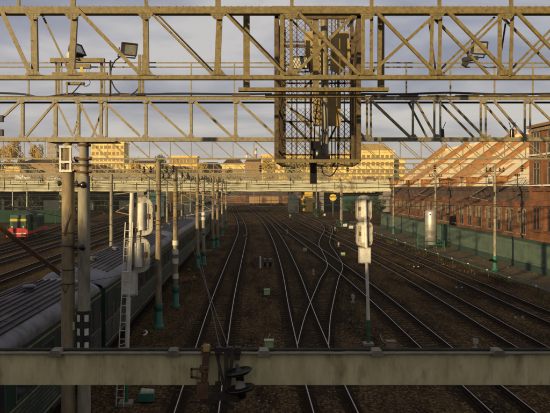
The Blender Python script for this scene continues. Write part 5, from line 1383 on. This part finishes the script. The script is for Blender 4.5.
for px, py, d, w, lab in ((30, 196, 195, 30, 'dark bush under the bridge at far left'), (75, 194, 190, 34, 'dark bush under the bridge behind the twin masts'), (105, 195, 192, 32, 'dark bush under the bridge left of the grey signal'), (352, 199, 195, 18, 'dark bush under the bridge right of the yellow pier'),
        (378, 198, 190, 18, 'dark bush under the bridge beside the brick works'), (300, 198, 200, 14, 'dark bush left of the yellow pier'), (318, 209, 165, 12, 'low green weeds before the yellow pier'), (345, 220, 135, 14, 'low weeds at the foot of the far pale mast')):
    tree(px, py, d, w, 'leafdark', lab, 1 if px % 2 else 0, name='bush', cat='bush', grp='bushes by the bridge')

# things under the bridge
def shed(px0, px1, py0, py1, d, mt_, rf_, label, name='shed'):
    s_ = d / F; xa, xb, z0_, z1_ = xx(px0, s_), xx(px1, s_), 0, zz(py0, s_)
    T = thing(name, ((xa + xb) / 2, d, 0), label, 'shed')
    m = MB(); m.span(xa, xb, d, d + 6, 0, z1_); m.build('wall', M[mt_], T)
    m = MB(); m.prism([(xa - .4, d - .5, z1_ + .01), (xb + .4, d - .5, z1_ + .01), ((xa + xb) / 2, d - .5, z1_ + 1.6)], (0, 7, 0)); m.build('roof', M[rf_], T)
    m = MB(); m.span(xa + (xb - xa) * .3, xa + (xb - xa) * .5, d - .06, d - .004, 0, 2.1); m.build('door', M['bogie'], T)
    m = MB(); m.span(xa + (xb - xa) * .62, xa + (xb - xa) * .85, d - .06, d - .004, 1.1, 2.1); m.build('window', M['glass'], T)
shed(146, 164, 196, 212, 170, 'tealroof', 'tealroof', 'small teal shed under the bridge behind the grey signal')
shed(184, 212, 202, 212, 190, 'bluegrey', 'tealroof', 'grey-blue shed under the bridge among the far masts')
shed(289, 299, 199, 214, 196, 'bluegrey', 'bluegrey', 'slate hut left of the yellow pier')
s_ = 215 / F
m = MB(); m.span(xx(321, s_), xx(392, s_), 214, 214.6, 0, zz(192.5, s_)); m.build('retaining_wall', M['tealroof'], label='teal painted wall under the right end of the bridge', cat='wall')
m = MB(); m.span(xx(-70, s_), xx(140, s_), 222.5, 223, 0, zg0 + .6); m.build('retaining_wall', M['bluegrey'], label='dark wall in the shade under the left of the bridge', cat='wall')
m = MB(); m.span(xx(190, s_), xx(345, s_), 296, 297, 0, 7.3); m.build('retaining_wall', M['darkbrick'], label='dark brick wall far beyond the bridge, behind the freight wagons', cat='wall')
sx_, sd_ = xx(333, 170 / F), 170
T = thing('round_sign', (sx_, sd_, 0), 'round yellow sign on a pole under the bridge', 'sign')
m = MB(); m.tube((sx_, sd_, 0), (sx_, sd_, zz(197, sd_ / F)), .07, n=8); m.build('pole', M['mast2'], T)
m = MB(); m.tube((sx_, sd_ - .12, zz(197.5, sd_ / F)), (sx_, sd_ - .07, zz(197.5, sd_ / F)), .95, n=24); m.build('disc', M['yellowsign'], T)

# ------------------------------------------------------------------ small trackside things
def dwarf(px, py, label, s=1.0, lens=False):
    x, d = base(px, py); s *= .62; T = thing('dwarf_signal', (x, d, 0), label, 'dwarf signal', 'dwarf signals and markers')
    m = MB(); m.box((x, d, .06), (.4 * s, .4 * s, .12)); m.build('foot', M['pier'], T)
    m = MB(); m.tube((x, d, .12), (x, d, .55 * s), .06, n=10); m.build('stem', M['dirty'], T)
    m = MB(); m.prism([(x - .16 * s, d - .1, .5 * s), (x + .16 * s, d - .1, .5 * s), (x + .16 * s, d - .1, .85 * s), (x + .09 * s, d - .1, 1.0 * s), (x - .09 * s, d - .1, 1.0 * s), (x - .16 * s, d - .1, .85 * s)], (0, .2, 0)); h_ = m.build('head', M['dirty'], T)
    m = MB(); m.box((x, d, 1.04 * s), (.34 * s, .3 * s, .06)); m.build('lens_hood', M['blackp'], h_)
for px, py, lab, s_ in ((313.5, 275, 'white dwarf signal between the second track and the crossover', .9), (353, 303, 'small white marker post inside the crossover curve', 1.0), (287, 234, 'white dwarf signal far along the second track', 1.3), (338.5, 247, 'white dwarf signal right of the crossover', 1.0),
        (290, 218, 'tiny white signal farthest along the second track', 1.5), (475.5, 350, 'white dwarf signal with black hood just above the beam at right', 1.0), (335, 231, 'white marker by the far crossover', 1.2)):
    dwarf(px, py, lab, s_)
def cbox(px, py, label, mt_='lime', w=.42, h=.36, pipe_=True):
    x, d = base(px, py); T = thing('cable_box', (x, d, 0), label, 'cable box', 'trackside cable boxes')
    m = MB(); m.box((x, d, h / 2 + .1), (w, .3, h)); b_ = m.build('case', M[mt_], T)
    m = MB(); m.box((x, d, h + .12), (w + .06, .36, .05)); m.build('lid', M[mt_], b_)
    m = MB()
    for sx in (-1, 1): m.box((x + sx * w * .35, d, .05), (.06, .2, .1))
    m.build('feet', M['dark'], T)
    if pipe_:
        m = MB(); m.path(catm3([(x + .1, d + .15, .2), (x + .15, d + .8, .05), (x, d + 1.8, .03), (x + .15, d + 3.2, .03)]), .03, 6); m.build('cable', M['trim'], T)
for px, py, lab, mt_ in ((269, 350, 'lime green cable box beside the left main track, nearest the beam', 'lime'), (267, 296, 'pale green cable box between the first two main tracks', 'lime'), (305, 252, 'pale green cable box right of the second track', 'lime'),
        (391, 351, 'small cream box just above the beam right of the white signal', 'trim'), (343, 257, 'green cable box right of the crossover', 'lime'), (324, 216, 'pale box in the weeds before the yellow pier', 'white'), (345, 227, 'white box at the foot of the far pale mast', 'white'), (351, 229, 'white box right of the far pale mast', 'white')):
    cbox(px, py, lab, mt_, .42 if py > 240 else .8, .36 if py > 240 else .5, py > 240)
# point machine under the beam, left
x, d = base(147, 402)
T = thing('point_machine', (x, d, 0), 'dull teal point machine on the ballast below the beam at left', 'point machine')
m = MB(); m.box((x, d, .22), (.55, .4, .28)); m.build('case', M['teal'], T)
m = MB(); m.tube((x - .2, d, .36), (x + .25, d, .36), .14, .12, 12); m.build('motor', M['grey'], T)
m = MB(); m.bar((x + .27, d, .15), (x + .9, d, .12), .04, .04); m.build('rod', M['dark'], T)
x, d = base(145, 334)
m = MB(); m.path(catm3([(x - .12, d + .2, .05), (x, d, .18), (x + .12, d - .1, .12), (x + .05, d - .3, .03), (x - .05, d - .4, .03)]), .05, 8)
m.build('pipe_bend', M['white'], label='small pale bent pipe on the ballast left of the first teal-footed mast', cat='pipe')
# teal hoops between the right tracks
for px, py, lab in ((459, 288, 'pair of thin green hoops between the two rightmost tracks'), (519, 318, 'pair of thin green hoops near the right edge'), (416, 267, 'pair of thin green hoops nearest the silver tank')):
    x, d = base(px, py); T = thing('marker_hoop', (x, d, 0), lab, 'marker', 'green marker hoops')
    for ox in (-.22, .22):
        m = MB(); m.bar((x + ox, d, 0), (x + ox, d, .75), .02, .02); m.build('post', M['fencedk'], T)
        m = MB(); m.box((x + ox, d - .02, .05), (.11, .11, .1)); m.build('stone', M['dirty'], T)
    m = MB(); m.bar((x - .24, d, .74), (x + .24, d, .74), .016, .016); m.build('cross_bar', M['fencedk'], T)
# point rods and insulated drums between the first two tracks
x, d = base(266, 268)
T = thing('cable_drum', (x, d, 0), 'white post with two black drums between the first two main tracks', 'drum')
m = MB(); m.bar((x - .55, d, 0), (x - .55, d, 1.15), .14, .14); m.build('post', M['white'], T)
for ox in (-.12, .42):
    m = MB(); m.tube((x + ox - .12, d, .55), (x + ox + .12, d, .55), .42, n=18); m.build('drum', M['black'], T)
m = MB(); m.tube((x - .6, d, .55), (x + .75, d, .55), .05, n=8); m.build('axle', M['dark'], T)
# spiky antennas on the second girder
for px, lab in ((446, 'dark spiky insulator on the second girder above the brick works, left'), (517, 'dark spiky insulator on the second girder above the brick works, right')):
    T = thing('spike_insulator', b(px, 137, .3), lab, 'insulator', 'spiky insulators')
    m = MB(); m.tube(b(px, 137, .3), b(px, 128, .3), .06, .05, 10); m.build('body', M['black'], T)
    m = MB(); m.bar(b(px, 129, .3), b(px - 3, 121, .3), .014, .014); m.bar(b(px, 129, .3), b(px + 3.5, 121, .3), .014, .014); m.build('horn', M['dark'], T)
# weeds and litter of the ballast
random.seed(21)
m = MB()
for i in range(2600):
    y = 22 + (random.random() ** 1.7) * 60; x = random.uniform(-6, 24)
    s_ = random.uniform(.02, .06); z = s_ * .4
    t = random.uniform(0, 3.14); u = Vector((math.cos(t), math.sin(t), 0)) * s_; w_ = Vector((-math.sin(t), math.cos(t), 0)) * s_ * random.uniform(.5, .9); p = Vector((x, y, 0))
    m.add([p - u, p + w_, p + u, p - w_, p + Vector((0, 0, s_))], [(0, 1, 4), (1, 2, 4), (2, 3, 4), (3, 0, 4)])
m.build('gravel', M['pathm'], label='scattered pale stones on the ballast', cat='gravel', kind='stuff')

# weeds between the tracks and along the fence
random.seed(33)
m = MB()
for i in range(420):
    y = random.uniform(34, 150); x = random.choice((random.uniform(19.6, 21.2), random.uniform(22, 26.6), random.uniform(5.5, 7.2), random.uniform(-5.6, -3.4)))
    if y > 110: x = random.uniform(15, 24)
    for b_ in range(7):
        an = random.uniform(0, 6.28); h_ = random.uniform(.08, .34); l_ = random.uniform(.05, .2)
        p = Vector((x + random.gauss(0, .12), y + random.gauss(0, .12), 0)); t_ = p + Vector((math.cos(an) * l_, math.sin(an) * l_, h_)); w_ = Vector((-math.sin(an), math.cos(an), 0)) * .02
        m.add([p - w_, p + w_, t_], [(0, 1, 2)])
m.build('weeds', M['leafolive'], label='thin olive weeds growing in the ballast', cat='weeds', kind='stuff')
# evening haze over the yard and the city
m = MB(); m.span(-620, 620, -90, 640, -1, 44)
hz_o = m.build('haze', None, origin=(0, 0, -1), label='thin warm evening haze over the yard', cat='haze', kind='stuff')
hm = bpy.data.materials.new('haze_air'); hm.use_nodes = True
hn = hm.node_tree; hn.nodes.clear()
ho = hn.nodes.new('ShaderNodeOutputMaterial'); hv = hn.nodes.new('ShaderNodeVolumePrincipled')
hv.inputs['Color'].default_value = (0.95, 0.92, 0.86, 1); hv.inputs['Density'].default_value = 0.00014
hn.links.new(hv.outputs[0], ho.inputs['Volume'])
hz_o.data.materials.clear(); hz_o.data.materials.append(hm)
